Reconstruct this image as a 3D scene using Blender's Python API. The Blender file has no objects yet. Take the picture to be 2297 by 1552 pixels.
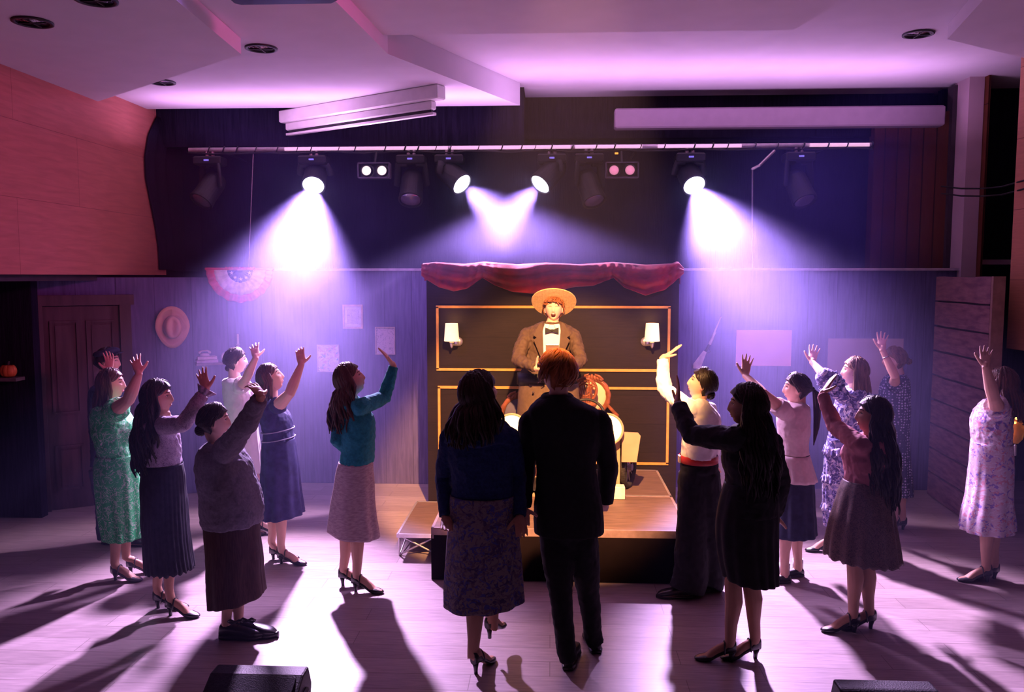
import bpy, math, random
from mathutils import Vector, Matrix, Euler, noise
random.seed(7)
SC = bpy.context.scene
COL = SC.collection
V = Vector
R = math.radians

# ---------------------------------------------------------------- camera
FPX, CXP, CYP = 1840.0, 1148.5, 776.0
EYE = V((0, 0, 2.27))
cam_d = bpy.data.cameras.new('camera'); cam = bpy.data.objects.new('camera', cam_d)
COL.objects.link(cam); SC.camera = cam
cam_d.sensor_width = 36; cam_d.lens = FPX / 2297 * 36
cam.location = EYE
cam.rotation_euler = Euler((R(90 - 4.85), 0, R(2.74)), 'XYZ')
CM = cam.rotation_euler.to_matrix()
cam_d.clip_end = 100

# ---------------------------------------------------------------- world, exposure
SC.view_settings.view_transform = 'Standard'; SC.view_settings.look = 'None'
SC.view_settings.exposure = 0.0; SC.view_settings.gamma = 1; SC.view_settings.use_curve_mapping = False
W = bpy.data.worlds.new('world'); SC.world = W; W.use_nodes = True
W.node_tree.nodes['Background'].inputs[0].default_value = (0.06, 0.024, 0.08, 1)
W.node_tree.nodes['Background'].inputs[1].default_value = 0.32
SC.cycles.max_bounces = 4; SC.cycles.diffuse_bounces = 2; SC.cycles.glossy_bounces = 2
SC.cycles.transmission_bounces = 2; SC.cycles.volume_bounces = 0; SC.cycles.transparent_max_bounces = 6
SC.cycles.sample_clamp_indirect = 3; SC.cycles.use_denoising = True
SC.cycles.volume_step_rate = 3.5
SC.cycles.caustics_reflective = False; SC.cycles.caustics_refractive = False

# ---------------------------------------------------------------- lights
def spot(name, loc, tgt, col, power, angle, blend=0.3, size=0.1):
    d = bpy.data.lights.new(name, 'SPOT'); d.color = col; d.energy = power
    d.spot_size = R(angle); d.spot_blend = blend; d.shadow_soft_size = size
    o = bpy.data.objects.new(name, d); COL.objects.link(o)
    o.location = loc; o.rotation_euler = (V(tgt) - V(loc)).to_track_quat('-Z', 'Y').to_euler()
    return o
def area(name, loc, tgt, col, power, sx, sy):
    d = bpy.data.lights.new(name, 'AREA'); d.shape = 'RECTANGLE'; d.size = sx; d.size_y = sy
    d.color = col; d.energy = power
    o = bpy.data.objects.new(name, d); COL.objects.link(o)
    o.location = loc; o.rotation_euler = (V(tgt) - V(loc)).to_track_quat('-Z', 'Y').to_euler()
    return o
BEAM = (0.66, 0.41, 1.0)
HEADS = [  # px, py of lens centre, where the beam lands (X, Y), power, cone
    (703, 415, (-2.1, 5.0), 5900, 50),
    (1035, 412, (2.70, 6.2), 2100, 42),
    (1213, 412, (-2.90, 6.3), 2100, 42),
    (1557, 415, (2.3, 4.9), 5200, 50)]
HEAD_Y = 8.62
HAZE = 0.24
spot('follow_spot', (0.12, 3.2, 4.0), (0.04, 7.3, 0.72), (1.0, 0.46, 0.18), 4600, 36, 0.35, 0.05)
for k in (-1, 1):
    spot('blue_wall_fill', (k * 2.3, 4.85, 3.95), (k * 1.8, 9.0, 1.5), (0.36, 0.18, 1.0), 620, 52, 1.0, .2)  # unseen spots added overhead to tint the set wall blue
spot('magenta_wall_fill', (3.2, 1.5, 3.7), (-4.3, 7.2, 2.9), (1.0, 0.10, 0.45), 850, 33, 0.8, .3)  # unseen spot added to redden the left wood wall
area('ceiling_fill', (-.1, 8.30, 3.575), (-.1, 8.22, 4.6), (0.82, 0.42, 1.0), 66, 7.8, .12)  # upward light without a fixture, added to brighten the ceiling

# ---------------------------------------------------------------- pixel helpers
def ray(px, py):
    return (CM @ V(((px - CXP) / FPX, -(py - CYP) / FPX, -1.0))).normalized()
def PY(px, py, Y):
    r = ray(px, py); return EYE + r * (Y / r.y)
def PZ(px, py, z):
    r = ray(px, py); return EYE + r * ((z - EYE.z) / r.z)
def PL(px, py, c, L, sgn):
    """point on the pixel's ray at distance L from c (sgn -1 near, +1 far)"""
    r = ray(px, py); o = EYE - c; b = o.dot(r); q = b * b - (o.dot(o) - L * L)
    t = -b + (sgn * math.sqrt(q) if q > 0 else 0)
    return EYE + r * t
def lerp(a, b, t): return a + (b - a) * t
def rnd(a, b): return random.uniform(a, b)

# ---------------------------------------------------------------- materials
MATS = {}
def _new(name):
    m = bpy.data.materials.new(name); m.use_nodes = True
    nt = m.node_tree; b = nt.nodes['Principled BSDF']; MATS[name] = m
    return m, nt, b
def _noise(nt, scale, stretch=(1, 1, 1), detail=4, dist=0):
    tc = nt.nodes.new('ShaderNodeTexCoord'); mp = nt.nodes.new('ShaderNodeMapping'); n = nt.nodes.new('ShaderNodeTexNoise')
    mp.inputs['Scale'].default_value = stretch; n.inputs['Scale'].default_value = scale
    n.inputs['Detail'].default_value = detail; n.inputs['Distortion'].default_value = dist
    nt.links.new(tc.outputs['Object'], mp.inputs[0]); nt.links.new(mp.outputs[0], n.inputs['Vector'])
    return n
def _ramp(nt, src, stops, const=False):
    r = nt.nodes.new('ShaderNodeValToRGB'); nt.links.new(src, r.inputs[0])
    if const: r.color_ramp.interpolation = 'CONSTANT'
    e = r.color_ramp.elements
    while len(e) < len(stops): e.new(0.5)
    for i, (p, c) in enumerate(stops): e[i].position = p; e[i].color = (*c, 1)
    return r
def mat(name, c, rough=0.7, var=0.18, scale=14, bump=0.0, metal=0.0, stretch=(1, 1, 1), c2=None, bscale=None, emis=0, sheen=0, spec=0.3):
    if name in MATS: return MATS[name]
    m, nt, b = _new(name)
    n = _noise(nt, scale, stretch)
    lo = c2 or tuple(x * (1 - var) for x in c); hi = c if c2 else tuple(min(1, x * (1 + var)) for x in c)
    r = _ramp(nt, n.outputs[0], [(0.35, lo), (0.65, hi)])
    nt.links.new(r.outputs[0], b.inputs['Base Color'])
    b.inputs['Roughness'].default_value = rough; b.inputs['Metallic'].default_value = metal
    b.inputs['Specular IOR Level'].default_value = spec
    if sheen: b.inputs['Sheen Weight'].default_value = sheen
    if bump:
        n2 = _noise(nt, bscale or scale * 2, stretch); bp = nt.nodes.new('ShaderNodeBump')
        bp.inputs['Strength'].default_value = bump; bp.inputs['Distance'].default_value = 0.02
        nt.links.new(n2.outputs[0], bp.inputs['Height']); nt.links.new(bp.outputs[0], b.inputs['Normal'])
    if emis:
        b.inputs['Emission Color'].default_value = (*c, 1); b.inputs['Emission Strength'].default_value = emis
    return m
def floral(name, base, cols, scale=14, dist=2.0, rough=0.75, th=0.56, bump=0.2, vor=False):
    if name in MATS: return MATS[name]
    m, nt, b = _new(name); last = None
    mixc = None
    for i, c in enumerate(cols):
        n = _noise(nt, scale * (1 + 0.35 * i), (1, 1, 1.0 + 0.2 * i), 3, dist)
        r = _ramp(nt, n.outputs[0], [(th, (0, 0, 0)), (th + 0.03, (1, 1, 1))])
        mx = nt.nodes.new('ShaderNodeMixRGB'); nt.links.new(r.outputs[0], mx.inputs[0])
        if mixc is None: mx.inputs[1].default_value = (*base, 1)
        else: nt.links.new(mixc, mx.inputs[1])
        mx.inputs[2].default_value = (*c, 1); mixc = mx.outputs[0]
    nt.links.new(mixc, b.inputs['Base Color']); b.inputs['Roughness'].default_value = rough
    b.inputs['Specular IOR Level'].default_value = 0.25
    return m
def vines(name, base, line, scale=11, w=0.03):
    """thin scribbled stems on cloth: iso-lines of distorted noise"""
    if name in MATS: return MATS[name]
    m, nt, b = _new(name)
    n = _noise(nt, scale, (1, 1, 1), 2, 3.0)
    r = _ramp(nt, n.outputs[0], [(0.5 - w, base), (0.5 - w / 3, line), (0.5 + w / 3, line), (0.5 + w, base)])
    n2 = _noise(nt, scale * 1.7, (1, 1, 1), 2, 2.0)
    r2 = _ramp(nt, n2.outputs[0], [(0.60, (0, 0, 0)), (0.64, (1, 1, 1))])
    mx = nt.nodes.new('ShaderNodeMixRGB'); nt.links.new(r2.outputs[0], mx.inputs[0])
    nt.links.new(r.outputs[0], mx.inputs[1]); mx.inputs[2].default_value = (*[lerp(a, c, .5) for a, c in zip(base, line)], 1)
    nt.links.new(mx.outputs[0], b.inputs['Base Color']); b.inputs['Roughness'].default_value = .6
    return m
def dots(name, base, dot, scale=45, rad=0.3):
    if name in MATS: return MATS[name]
    m, nt, b = _new(name)
    tc = nt.nodes.new('ShaderNodeTexCoord'); v = nt.nodes.new('ShaderNodeTexVoronoi'); v.inputs['Scale'].default_value = scale
    v.inputs['Randomness'].default_value = 0.35
    nt.links.new(tc.outputs['Object'], v.inputs['Vector'])
    r = _ramp(nt, v.outputs['Distance'], [(rad, dot), (rad + 0.05, base)])
    nt.links.new(r.outputs[0], b.inputs['Base Color']); b.inputs['Roughness'].default_value = .7
    return m
def emit(name, c, s):
    if name in MATS: return MATS[name]
    m, nt, b = _new(name); b.inputs['Base Color'].default_value = (*c, 1)
    b.inputs['Emission Color'].default_value = (*c, 1); b.inputs['Emission Strength'].default_value = s
    return m
def planks(name, c1, c2, mortar, bw, bh, ms=0.004, rough=0.4, grain=(1, 12, 1), gs=6, var=0.25, bump=0.1, axes='xy'):
    if name in MATS: return MATS[name]
    m, nt, b = _new(name)
    tc = nt.nodes.new('ShaderNodeTexCoord'); mp = nt.nodes.new('ShaderNodeMapping')
    sp = nt.nodes.new('ShaderNodeSeparateXYZ'); cb = nt.nodes.new('ShaderNodeCombineXYZ')
    nt.links.new(tc.outputs['Object'], sp.inputs[0])
    for i in (0, 1): nt.links.new(sp.outputs['xyz'.index(axes[i])], cb.inputs[i])
    br = nt.nodes.new('ShaderNodeTexBrick'); br.inputs['Scale'].default_value = 1
    br.inputs['Brick Width'].default_value = bw; br.inputs['Row Height'].default_value = bh
    br.inputs['Mortar Size'].default_value = ms; br.inputs['Mortar Smooth'].default_value = 0.2
    br.inputs['Color1'].default_value = (*c1, 1); br.inputs['Color2'].default_value = (*c2, 1); br.inputs['Mortar'].default_value = (*mortar, 1)
    br.offset = 0.37; br.offset_frequency = 2
    nt.links.new(cb.outputs[0], mp.inputs[0]); nt.links.new(mp.outputs[0], br.inputs['Vector'])
    mp2 = nt.nodes.new('ShaderNodeMapping'); mp2.inputs['Scale'].default_value = grain
    n = nt.nodes.new('ShaderNodeTexNoise'); n.inputs['Scale'].default_value = gs; n.inputs['Detail'].default_value = 6; n.inputs['Distortion'].default_value = .6
    nt.links.new(mp.outputs[0], mp2.inputs[0]); nt.links.new(mp2.outputs[0], n.inputs['Vector'])
    r = _ramp(nt, n.outputs[0], [(0.3, (1 - var,) * 3), (0.7, (1, 1, 1))])
    mx = nt.nodes.new('ShaderNodeMixRGB'); mx.blend_type = 'MULTIPLY'; mx.inputs[0].default_value = 1
    nt.links.new(br.outputs[0], mx.inputs[1]); nt.links.new(r.outputs[0], mx.inputs[2])
    nt.links.new(mx.outputs[0], b.inputs['Base Color']); b.inputs['Roughness'].default_value = rough; b.inputs['Specular IOR Level'].default_value = .12 if name != 'floor_planks' else .4
    if bump:
        bp = nt.nodes.new('ShaderNodeBump'); bp.inputs['Strength'].default_value = bump; bp.inputs['Distance'].default_value = 0.01
        bp.invert = True
        nt.links.new(br.outputs['Fac'], bp.inputs['Height']); nt.links.new(bp.outputs[0], b.inputs['Normal'])
    return m

# ---------------------------------------------------------------- mesh builder
def empty(name, loc, label=None, cat=None, group=None, kind=None):
    o = bpy.data.objects.new(name, None); COL.objects.link(o); o.location = loc
    o.empty_display_size = .1
    tag(o, label, cat, group, kind); return o
def tag(o, label=None, cat=None, group=None, kind=None):
    if label: o['label'] = label
    if cat: o['category'] = cat
    if group: o['group'] = group
    if kind: o['kind'] = kind
    return o
class MB:
    def __init__(s): s.v = []; s.f = []; s.m = []; s.mi = 0
    def add(s, vs, fs):
        k = len(s.v); s.v += [V(p) for p in vs]; s.f += [[i + k for i in f] for f in fs]; s.m += [s.mi] * len(fs)
    def box(s, c, d, rot=None, taper=1.0, bev=0.0):
        x, y, z = d[0] / 2, d[1] / 2, d[2] / 2
        q = rot if rot is not None else Matrix.Identity(3)
        if isinstance(q, (int, float)): q = Matrix.Rotation(q, 3, 'Z')
        if bev <= 0:
            vs = [V((sx * x * (taper if sz > 0 else 1), sy * y * (taper if sz > 0 else 1), sz * z)) for sz in (-1, 1) for sy in (-1, 1) for sx in (-1, 1)]
            s.add([V(c) + q @ p for p in vs], [(0, 2, 3, 1), (4, 5, 7, 6), (0, 1, 5, 4), (1, 3, 7, 5), (3, 2, 6, 7), (2, 0, 4, 6)]); return
        rings = []
        for zz, ins in ((-z, bev), (-z + bev, 0), (z - bev, 0), (z, bev)):
            ring = []
            for sx, sy in ((1, 1), (-1, 1), (-1, -1), (1, -1)):
                px, py = sx * (x - ins), sy * (y - ins); b2 = bev * .7
                a = [V((px - sx * 0, py - sy * b2, zz)), V((px - sx * b2, py, zz))]
                if sx * sy < 0: a.reverse()
                ring += a
            rings.append([V(c) + q @ p for p in ring])
        s.loft(rings)
    def quad(s, a, b, c, d): s.add([a, b, c, d], [(0, 1, 2, 3)])
    def loft(s, rings, cap=True, closed=True):
        k = len(s.v); n = len(rings[0])
        for r in rings: s.v += [V(p) for p in r]
        fs = []
        for i in range(len(rings) - 1):
            for j in range(n if closed else n - 1):
                j2 = (j + 1) % n
                fs.append([k + i * n + j, k + i * n + j2, k + (i + 1) * n + j2, k + (i + 1) * n + j])
        if cap: fs.append([k + j for j in range(n)][::-1]); fs.append([k + (len(rings) - 1) * n + j for j in range(n)])
        s.f += fs; s.m += [s.mi] * len(fs)
    def tube(s, pts, rad, n=10, ref=None, round_=True, cap=True):
        """pts path, rad list of r or (ru,rv)"""
        pts = [V(p) for p in pts]
        if isinstance(rad, (int, float)): rad = [rad] * len(pts)
        rad = [(r, r) if isinstance(r, (int, float)) else r for r in rad]
        rings = []; prev = None
        N = len(pts)
        for i, p in enumerate(pts):
            t = (pts[min(i + 1, N - 1)] - pts[max(i - 1, 0)])
            t = t.normalized() if t.length > 1e-9 else V((0, 0, 1))
            if ref is not None:
                u = V(ref) - t * t.dot(V(ref))
                if u.length < 1e-3: u = t.orthogonal()
            elif prev is None: u = t.orthogonal()
            else: u = prev - t * t.dot(prev)
            u.normalize(); prev = u; w = t.cross(u)
            rings.append((p, t, u, w, rad[i]))
        out = []
        def ring(p, u, w, ru, rv): return [p + u * (ru * math.cos(a)) + w * (rv * math.sin(a)) for a in [2 * math.pi * k / n for k in range(n)]]
        if round_:
            p, t, u, w, r = rings[0]; m = min(r)
            for q in (1.35, .8, .4): out.append(ring(p - t * m * math.sin(q) , u, w, r[0] * math.cos(q), r[1] * math.cos(q)))
        for p, t, u, w, r in rings: out.append(ring(p, u, w, *r))
        if round_:
            p, t, u, w, r = rings[-1]; m = min(r)
            for q in (.4, .8, 1.35): out.append(ring(p + t * m * math.sin(q), u, w, r[0] * math.cos(q), r[1] * math.cos(q)))
        s.loft(out, cap=cap)
    def ell(s, c, rx, ry=None, rz=None, rot=None, nu=16, nv=10):
        ry = ry or rx; rz = rz or rx; q = rot if rot is not None else Matrix.Identity(3)
        rings = []
        for i in range(1, nv):
            a = math.pi * i / nv
            rings.append([V(c) + q @ V((rx * math.sin(a) * math.cos(2 * math.pi * j / nu), ry * math.sin(a) * math.sin(2 * math.pi * j / nu), -rz * math.cos(a))) for j in range(nu)])
        s.loft(rings)
    def lathe(s, c, prof, n=24, rot=None, cap=True):
        q = rot if rot is not None else Matrix.Identity(3)
        s.loft([[V(c) + q @ V((r * math.cos(2 * math.pi * j / n), r * math.sin(2 * math.pi * j / n), z)) for j in range(n)] for r, z in prof], cap=cap)
    def prism(s, pts, z0, z1, fn=lambda x, y, z: V((x, y, z))):
        n = len(pts)
        s.loft([[fn(x, y, z0) for x, y in pts], [fn(x, y, z1) for x, y in pts]])
    def build(s, name, mats, parent=None, smooth=False, origin=None, mods=()):
        me = bpy.data.meshes.new(name)
        if parent is not None:
            og = V((0, 0, 0)); q = parent
            while q is not None: og += q.location; q = q.parent
        elif origin is not None: og = V(origin)
        else:
            xs = [p.x for p in s.v]; ys = [p.y for p in s.v]
            og = V(((min(xs) + max(xs)) / 2, (min(ys) + max(ys)) / 2, min(p.z for p in s.v)))
        me.from_pydata([tuple(p - og) for p in s.v], [], s.f)
        if not isinstance(mats, (list, tuple)): mats = [mats]
        for m in mats: me.materials.append(m)
        if len(mats) > 1: me.polygons.foreach_set('material_index', s.m)
        if smooth: me.polygons.foreach_set('use_smooth', [True] * len(me.polygons))
        me.update()
        o = bpy.data.objects.new(name, me); COL.objects.link(o)
        if parent is not None: o.parent = parent
        else: o.location = og
        for md in mods:
            q = o.modifiers.new(md[0], md[0])
            for k, val in md[1].items(): setattr(q, k, val)
        return o
def smooth_by_angle(o, ang=40):
    me = o.data
    me.polygons.foreach_set('use_smooth', [True] * len(me.polygons))
    try: me.set_sharp_from_angle(angle=R(ang))
    except Exception: pass
    return o

# ---------------------------------------------------------------- the hall
M_floor = planks('floor_planks', (.54, .43, .45), (.44, .34, .36), (.26, .2, .2), 1.22, 0.18, rough=.38, ms=.0025, var=.3, bump=.05)
M_ceil = mat('ceiling_paint', (.72, .66, .70), .9, .03, 3)
M_wood = planks('wood_veneer', (.50, .19, .15), (.45, .165, .13), (.2, .06, .05), 2.4, .62, axes='yz', rough=.45, ms=.002, grain=(1, 9, 1), gs=3, var=.22)
M_woodv = planks('wood_slats', (.12, .034, .018), (.10, .028, .015), (.03, .01, .008), 4.0, .11, axes='zx', rough=.5, ms=.006, var=.3)
M_black = mat('black_drape', (.012, .010, .022), .95, .3, 6, stretch=(8, 8, .5), bump=.4, spec=.05)
M_set = planks('set_boards', (.155, .13, .30), (.14, .115, .27), (.06, .05, .11), 6.0, .30, axes='zx', rough=.7, ms=.003, grain=(1, 14, 1), gs=3, var=.45)
M_dark = mat('dark_paint', (.05, .035, .045), .6, .2, 5)
M_door = mat('door_paint', (.07, .045, .055), .5, .25, 3, stretch=(6, 6, .6))
M_metal = mat('truss_metal', (.55, .5, .55), .35, .1, 20, metal=.8)
M_blk = mat('black_plastic', (.02, .02, .022), .45, .2, 30)
M_white = mat('white_paint', (.8, .76, .74), .6, .05, 10)
def struct(mb, name, m, **k):
    o = mb.build(name, m, **k); o['kind'] = 'structure'; return o

b = MB(); b.box((0, 4.2, -.05), (13, 13, .1)); struct(b, 'floor', M_floor, origin=(0, 0, 0))
ZA, ZB, ZC, ZD = 3.93, 4.05, 4.16, 4.28
def slab(name, pts, z0, z1, m=M_ceil):
    b = MB(); b.prism([(p.x, p.y) for p in pts], z0, z1); return struct(b, name, m)
# high ceiling everywhere, then the dropped panels under it
b = MB(); b.box((0, 3.0, ZD + .06), (13, 13.2, .12)); struct(b, 'ceiling', M_ceil)
k1, k2, k0 = PZ(870, 121, ZB), PZ(1168, 246, ZB), PZ(750, 0, ZB)
kk = k1 + (k0 - k1) * 4
slab('trim_1', [V((-4.6, 8.75, 0)), V((-4.6, kk.y, 0)), kk, k1, V((k2.x, 8.75, 0))], ZB, ZD - .001)          # left ceiling level
a1, a2, a3, a4 = PZ(0, 163, ZA), PZ(172, 229, ZA), PZ(541, 122, ZA), PZ(395, 0, ZA)
a5 = a3 + (a4 - a3) * 4
slab('trim_2', [V((-4.32, a2.y - .02, 0)), a3, a5, V((-4.32, a5.y, 0))], ZA, ZB - .002)                              # lowest panel, left
c1, c2, c3 = PZ(852, 79, ZC), PZ(1780, 67, ZC), PZ(1895, 0, ZC)
c4 = c2 + (c3 - c2) * 4
slab('trim_3', [c1 + V((-.0, 0, 0)), c2, c4, V((kk.x, kk.y, 0))], ZC, ZD - .002)                                         # middle trapezoid
d1, d2, d3 = PZ(2125, 88, ZC), PZ(2205, 0, ZC), PZ(2297, 130, ZC)
slab('trim_4', [d1, d1 + (d3 - d1) * 3, d1 + (d3 - d1) * 3 + (d2 - d1) * 5, d1 + (d2 - d1) * 5], ZC, ZD - .002)    # right panel
# side wall of wood veneer, upper half, left
b = MB(); b.box((-4.42, 5.0, 3.2), (.2, 8.1, 1.83)); struct(b, 'wall_left', M_wood)
b = MB(); b.box((-4.9, 5.0, 2.26), (.9, 8.1, .06)); struct(b, 'trim_5', M_dark)
# black masking behind the upper stage opening
b = MB(); b.box((-.3, 9.62, 2.2), (9.6, .12, 4.3)); struct(b, 'wall_back', M_black)
b = MB(); b.box((-2.35, 9.22, 3.98), (4.1, .55, .6)); b.box((1.95, 9.50, 4.05), (4.5, .1, .46)); struct(b, 'trim_6', M_black)
b = MB(); b.prism([(-4.34, 9.06), (-4.12, 9.1), (-4.1, 9.5), (-4.4, 9.5)], 2.33, 3.95); struct(b, 'trim_7', M_black)
# painted set walls
b = MB(); b.box((.6, 8.81, 1.165), (7.3, .06, 2.33)); struct(b, 'wall_set_back', M_set)
b = MB(); b.box((.6, 8.79, 2.343), (7.32, .12, .026)); struct(b, 'trim_8', mat('ledge_paint', (.5, .42, .5), .5))
WA, WB = V((-5.6, 7.16, 0)), V((-3.0, 8.76, 0))
wd = (WB - WA).normalized(); wn = V((wd.y, -wd.x, 0))   # wn faces the room
wang = math.atan2(wd.y, wd.x)
mid = (WA + WB) / 2 - wn * .03
b = MB(); b.box((mid.x, mid.y, 1.13), ((WB - WA).length, .06, 2.26), rot=wang); struct(b, 'wall_set_left', M_set)
b = MB(); b.box((PY(98, 1100, 7.4).x - .8, 7.4, 1.13), (1.6, .1, 2.26)); struct(b, 'wall_masking_left', M_black)
def wall_shadow_sheet():  # black sheet added in the outline of a shadow on the wood wall
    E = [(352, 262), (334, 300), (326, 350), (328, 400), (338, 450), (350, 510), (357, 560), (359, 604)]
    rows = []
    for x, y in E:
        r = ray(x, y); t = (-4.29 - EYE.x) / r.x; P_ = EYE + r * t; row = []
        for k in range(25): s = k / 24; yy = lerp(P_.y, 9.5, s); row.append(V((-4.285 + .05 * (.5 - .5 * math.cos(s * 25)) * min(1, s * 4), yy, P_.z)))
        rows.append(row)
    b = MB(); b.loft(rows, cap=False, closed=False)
    tag(b.build('wall_shadow_sheet', M_black, smooth=True, mods=[('SOLIDIFY', dict(thickness=.012, offset=1))]), 'added black sheet shaped as the curved shadow on the red wood wall', 'curtain')
wall_shadow_sheet()
def on_wall(px, py, Aw=WA, n=wn, off=0.0):
    r = ray(px, py); t = (Aw + n * off - EYE).dot(n) / r.dot(n); return EYE + r * t
def wall_frame(p, d=wd, n=wn):   # matrix: x along the wall, y out of the wall, z up
    return Matrix((d, n * 1.0, V((0, 0, 1)))).transposed()
# right hand side
MR = mat('mauve_plaster', (.50, .36, .40), .8, .06, 4)
b = MB()
q1, q2 = PY(1962, 300, 9.35), PY(2128, 300, 9.0)
b.prism([(q1.x, 9.35), (q2.x, 9.0), (q2.x, 9.5), (q1.x, 9.5)], 2.34, 4.0); struct(b, 'wall_right_slats', M_woodv)
q = PY(2138, 300, 9.0).x; q3 = PY(2198, 300, 8.75).x
b = MB(); b.box(((q2.x + q) / 2, 9.0, 2.1), (q - q2.x, .12, 4.3)); struct(b, 'trim_9', M_dark)
b = MB(); b.box(((q + q3) / 2, 8.85, 2.14), (q3 - q, .3, 4.28)); struct(b, 'wall_right_pier', MR)
q4 = PY(2213, 300, 8.6).x
b = MB(); b.box(((q3 + q4) / 2 + .02, 8.8, 2.14), (q4 - q3 + .03, .34, 4.28)); struct(b, 'trim_10', M_woodv)
b = MB(); b.box((5.3, 9.3, 2.14), (2.2, .1, 4.28)); struct(b, 'wall_right_recess', M_black)
q5 = PY(2277, 400, 7.6).x
b = MB(); b.prism([(q5, 7.6), (q5 + .3, 5.2), (q5 + .7, 5.2), (q5 + .5, 7.75)], 1.62, 4.28); struct(b, 'wall_right', planks('wood_panel_right', (.62, .26, .16), (.58, .24, .15), (.25, .1, .06), 3.0, .62, axes='yz', ms=.003, var=.15))
b = MB(); b.box((q4 + .2, 9.0, 2.42), (.55, .3, .05)); struct(b, 'trim_11', MR)
# room shell behind the camera and at the far sides, dim paint
b = MB(); b.box((0, -2.3, 2.1), (13, .1, 4.3)); struct(b, 'wall_front', M_dark)
b = MB(); b.box((6.4, 3.6, 2.1), (.1, 12, 4.3)); struct(b, 'wall_right_far', M_dark)
b = MB(); b.box((-6.4, 3.6, 2.1), (.1, 12, 4.3)); struct(b, 'wall_left_far', M_dark)

# ---- panelled door in the angled set wall
def door():
    L, Rr = on_wall(78, 900), on_wall(300, 900)
    base = (L + Rr) / 2; base.z = 0; w = (Rr - L).length
    root = empty('door_1', base, kind='structure')
    F = wall_frame(base); H = 2.04
    def bx(mb, x, z, sx, sz, y=.03, sy=.03, bev=0): mb.box(base + F @ V((x, y, z)), (sx, sy, sz), rot=wang, bev=bev)
    f = MB(); fw = .10
    bx(f, -w / 2 + fw / 2, H / 2, fw, H, .035, .07); bx(f, w / 2 - fw / 2, H / 2, fw, H, .035, .07); bx(f, 0, H + .0, w + .06, .1, .04, .08)
    f.build('door_frame', M_door, root)
    lw = w - 2 * fw; l = MB(); bx(l, 0, H / 2 - .03, lw, H - .06, .012, .024)
    leaf = l.build('door_leaf', M_door, root)
    for sx in (-1, 1):
        for z0, z1 in ((.20, .62), (.95, 1.83)):
            p = MB(); cx = sx * lw * .235; pw = lw * .34; zc = (z0 + z1) / 2; ph = z1 - z0
            for dx in (-1, 1): bx(p, cx + dx * pw / 2, zc, .022, ph, .034, .02)
            for dz in (-1, 1): bx(p, cx, zc + dz * ph / 2, pw + .022, .022, .034, .02)
            bx(p, cx, zc, pw - .07, ph - .07, .03, .012)
            p.build('door_panel', M_door, leaf)
    kx = MB(); kx.tube([base + F @ V((.38 * lw, .02, .95)), base + F @ V((.38 * lw, .07, .95))], .012); kx.ell(base + F @ V((.38 * lw, .085, .95)), .028)
    kx.build('door_handle', M_metal, leaf, smooth=True)
door()
# ceiling downlights
def downlight(px, py, z, lab):
    p = PZ(px, py, z); root = empty('downlight', p, lab, 'ceiling light', 'round recessed ceiling downlights')
    b = MB(); b.lathe(p, [(.125, -.001), (.125, -.012), (.105, -.014), (.10, -.002), (.10, .0)], 28, cap=False)
    o = b.build('trim_ring', M_blk, root, smooth=True)
    b = MB(); b.lathe(p, [(.10, -.008), (.085, -.002), (.06, -.0015), (.03, -.001), (.005, -.001)], 28)
    b.build('reflector', mat('chrome_reflector', (.5, .45, .5), .12, .3, 60, metal=1, bump=.6, bscale=40), root, smooth=True)
    b = MB(); b.box(p + V((0, 0, -.011)), (.19, .006, .006)); b.box(p + V((0, 0, -.011)), (.006, .19, .006)); b.build('baffle', M_blk, root)
downlight(73, 48, ZA, 'dark round downlight in the low left ceiling panel, at far left')
downlight(215, -2, ZA, 'dark round downlight cut by the top edge, in the low left panel')
downlight(586, 107, ZB, 'round chrome downlight beside the corner of the low left panel')
downlight(362, 183, ZB, 'small round downlight half hidden by the low left ceiling panel')
downlight(2060, 75, ZD, 'round chrome downlight at the upper right of the ceiling')
downlight(1735, 227, ZD, 'round downlight above the middle of the white screen case')
downlight(1307, 229, ZD, 'dim round downlight left of the long white screen case')
downlight(2155, 219, ZD, 'round downlight above the narrow mauve pier on the right')
# projector at the top edge
p = PZ(612, -112, ZB)
root = empty('projector', p, 'black projector hanging from the ceiling at the top edge', 'projector')
b = MB(); b.box(p + V((0, 0, -.14)), (.66, .5, .16), bev=.04); b.build('casing', M_blk, root)
b = MB(); b.tube([p + V((0, 0, -.07)), p], .03); b.build('mount', M_metal, root)
# hanging screen case, left
A, Bq = PZ(990, 190, ZB), PZ(628, 251, ZB)
Bq = A + (Bq - A).normalized() * 2.2
dv = (Bq - A).normalized(); mid = (A + Bq) / 2; ang = math.atan2(dv.y, dv.x); L = (Bq - A).length
nv = V((dv.y, -dv.x, 0))
if nv.y > 0: nv = -nv
root = empty('projection_screen', V((mid.x, mid.y, ZB)), 'white rolled projection screen hung at an angle under the left ceiling', 'projector screen')
b = MB(); b.box(V((mid.x, mid.y, ZB - .065)), (L, .13, .13), rot=ang, bev=.01); b.build('case', M_white, root)
m2 = mid + dv * .03
b = MB(); b.box(V((m2.x, m2.y, ZB - .17)) - nv * .02, (L - .16, .08, .08), rot=ang, bev=.01); b.build('screen_roller', M_white, root)
b = MB(); b.box(V((m2.x, m2.y, ZB - .225)) - nv * .02, (L - .2, .03, .03), rot=ang); b.build('black_border', M_blk, root)
b = MB(); b.box(V((m2.x, m2.y, ZB - .25)) - nv * .02, (L - .14, .05, .022), rot=ang); b.build('bottom_bar', M_white, root)
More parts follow.
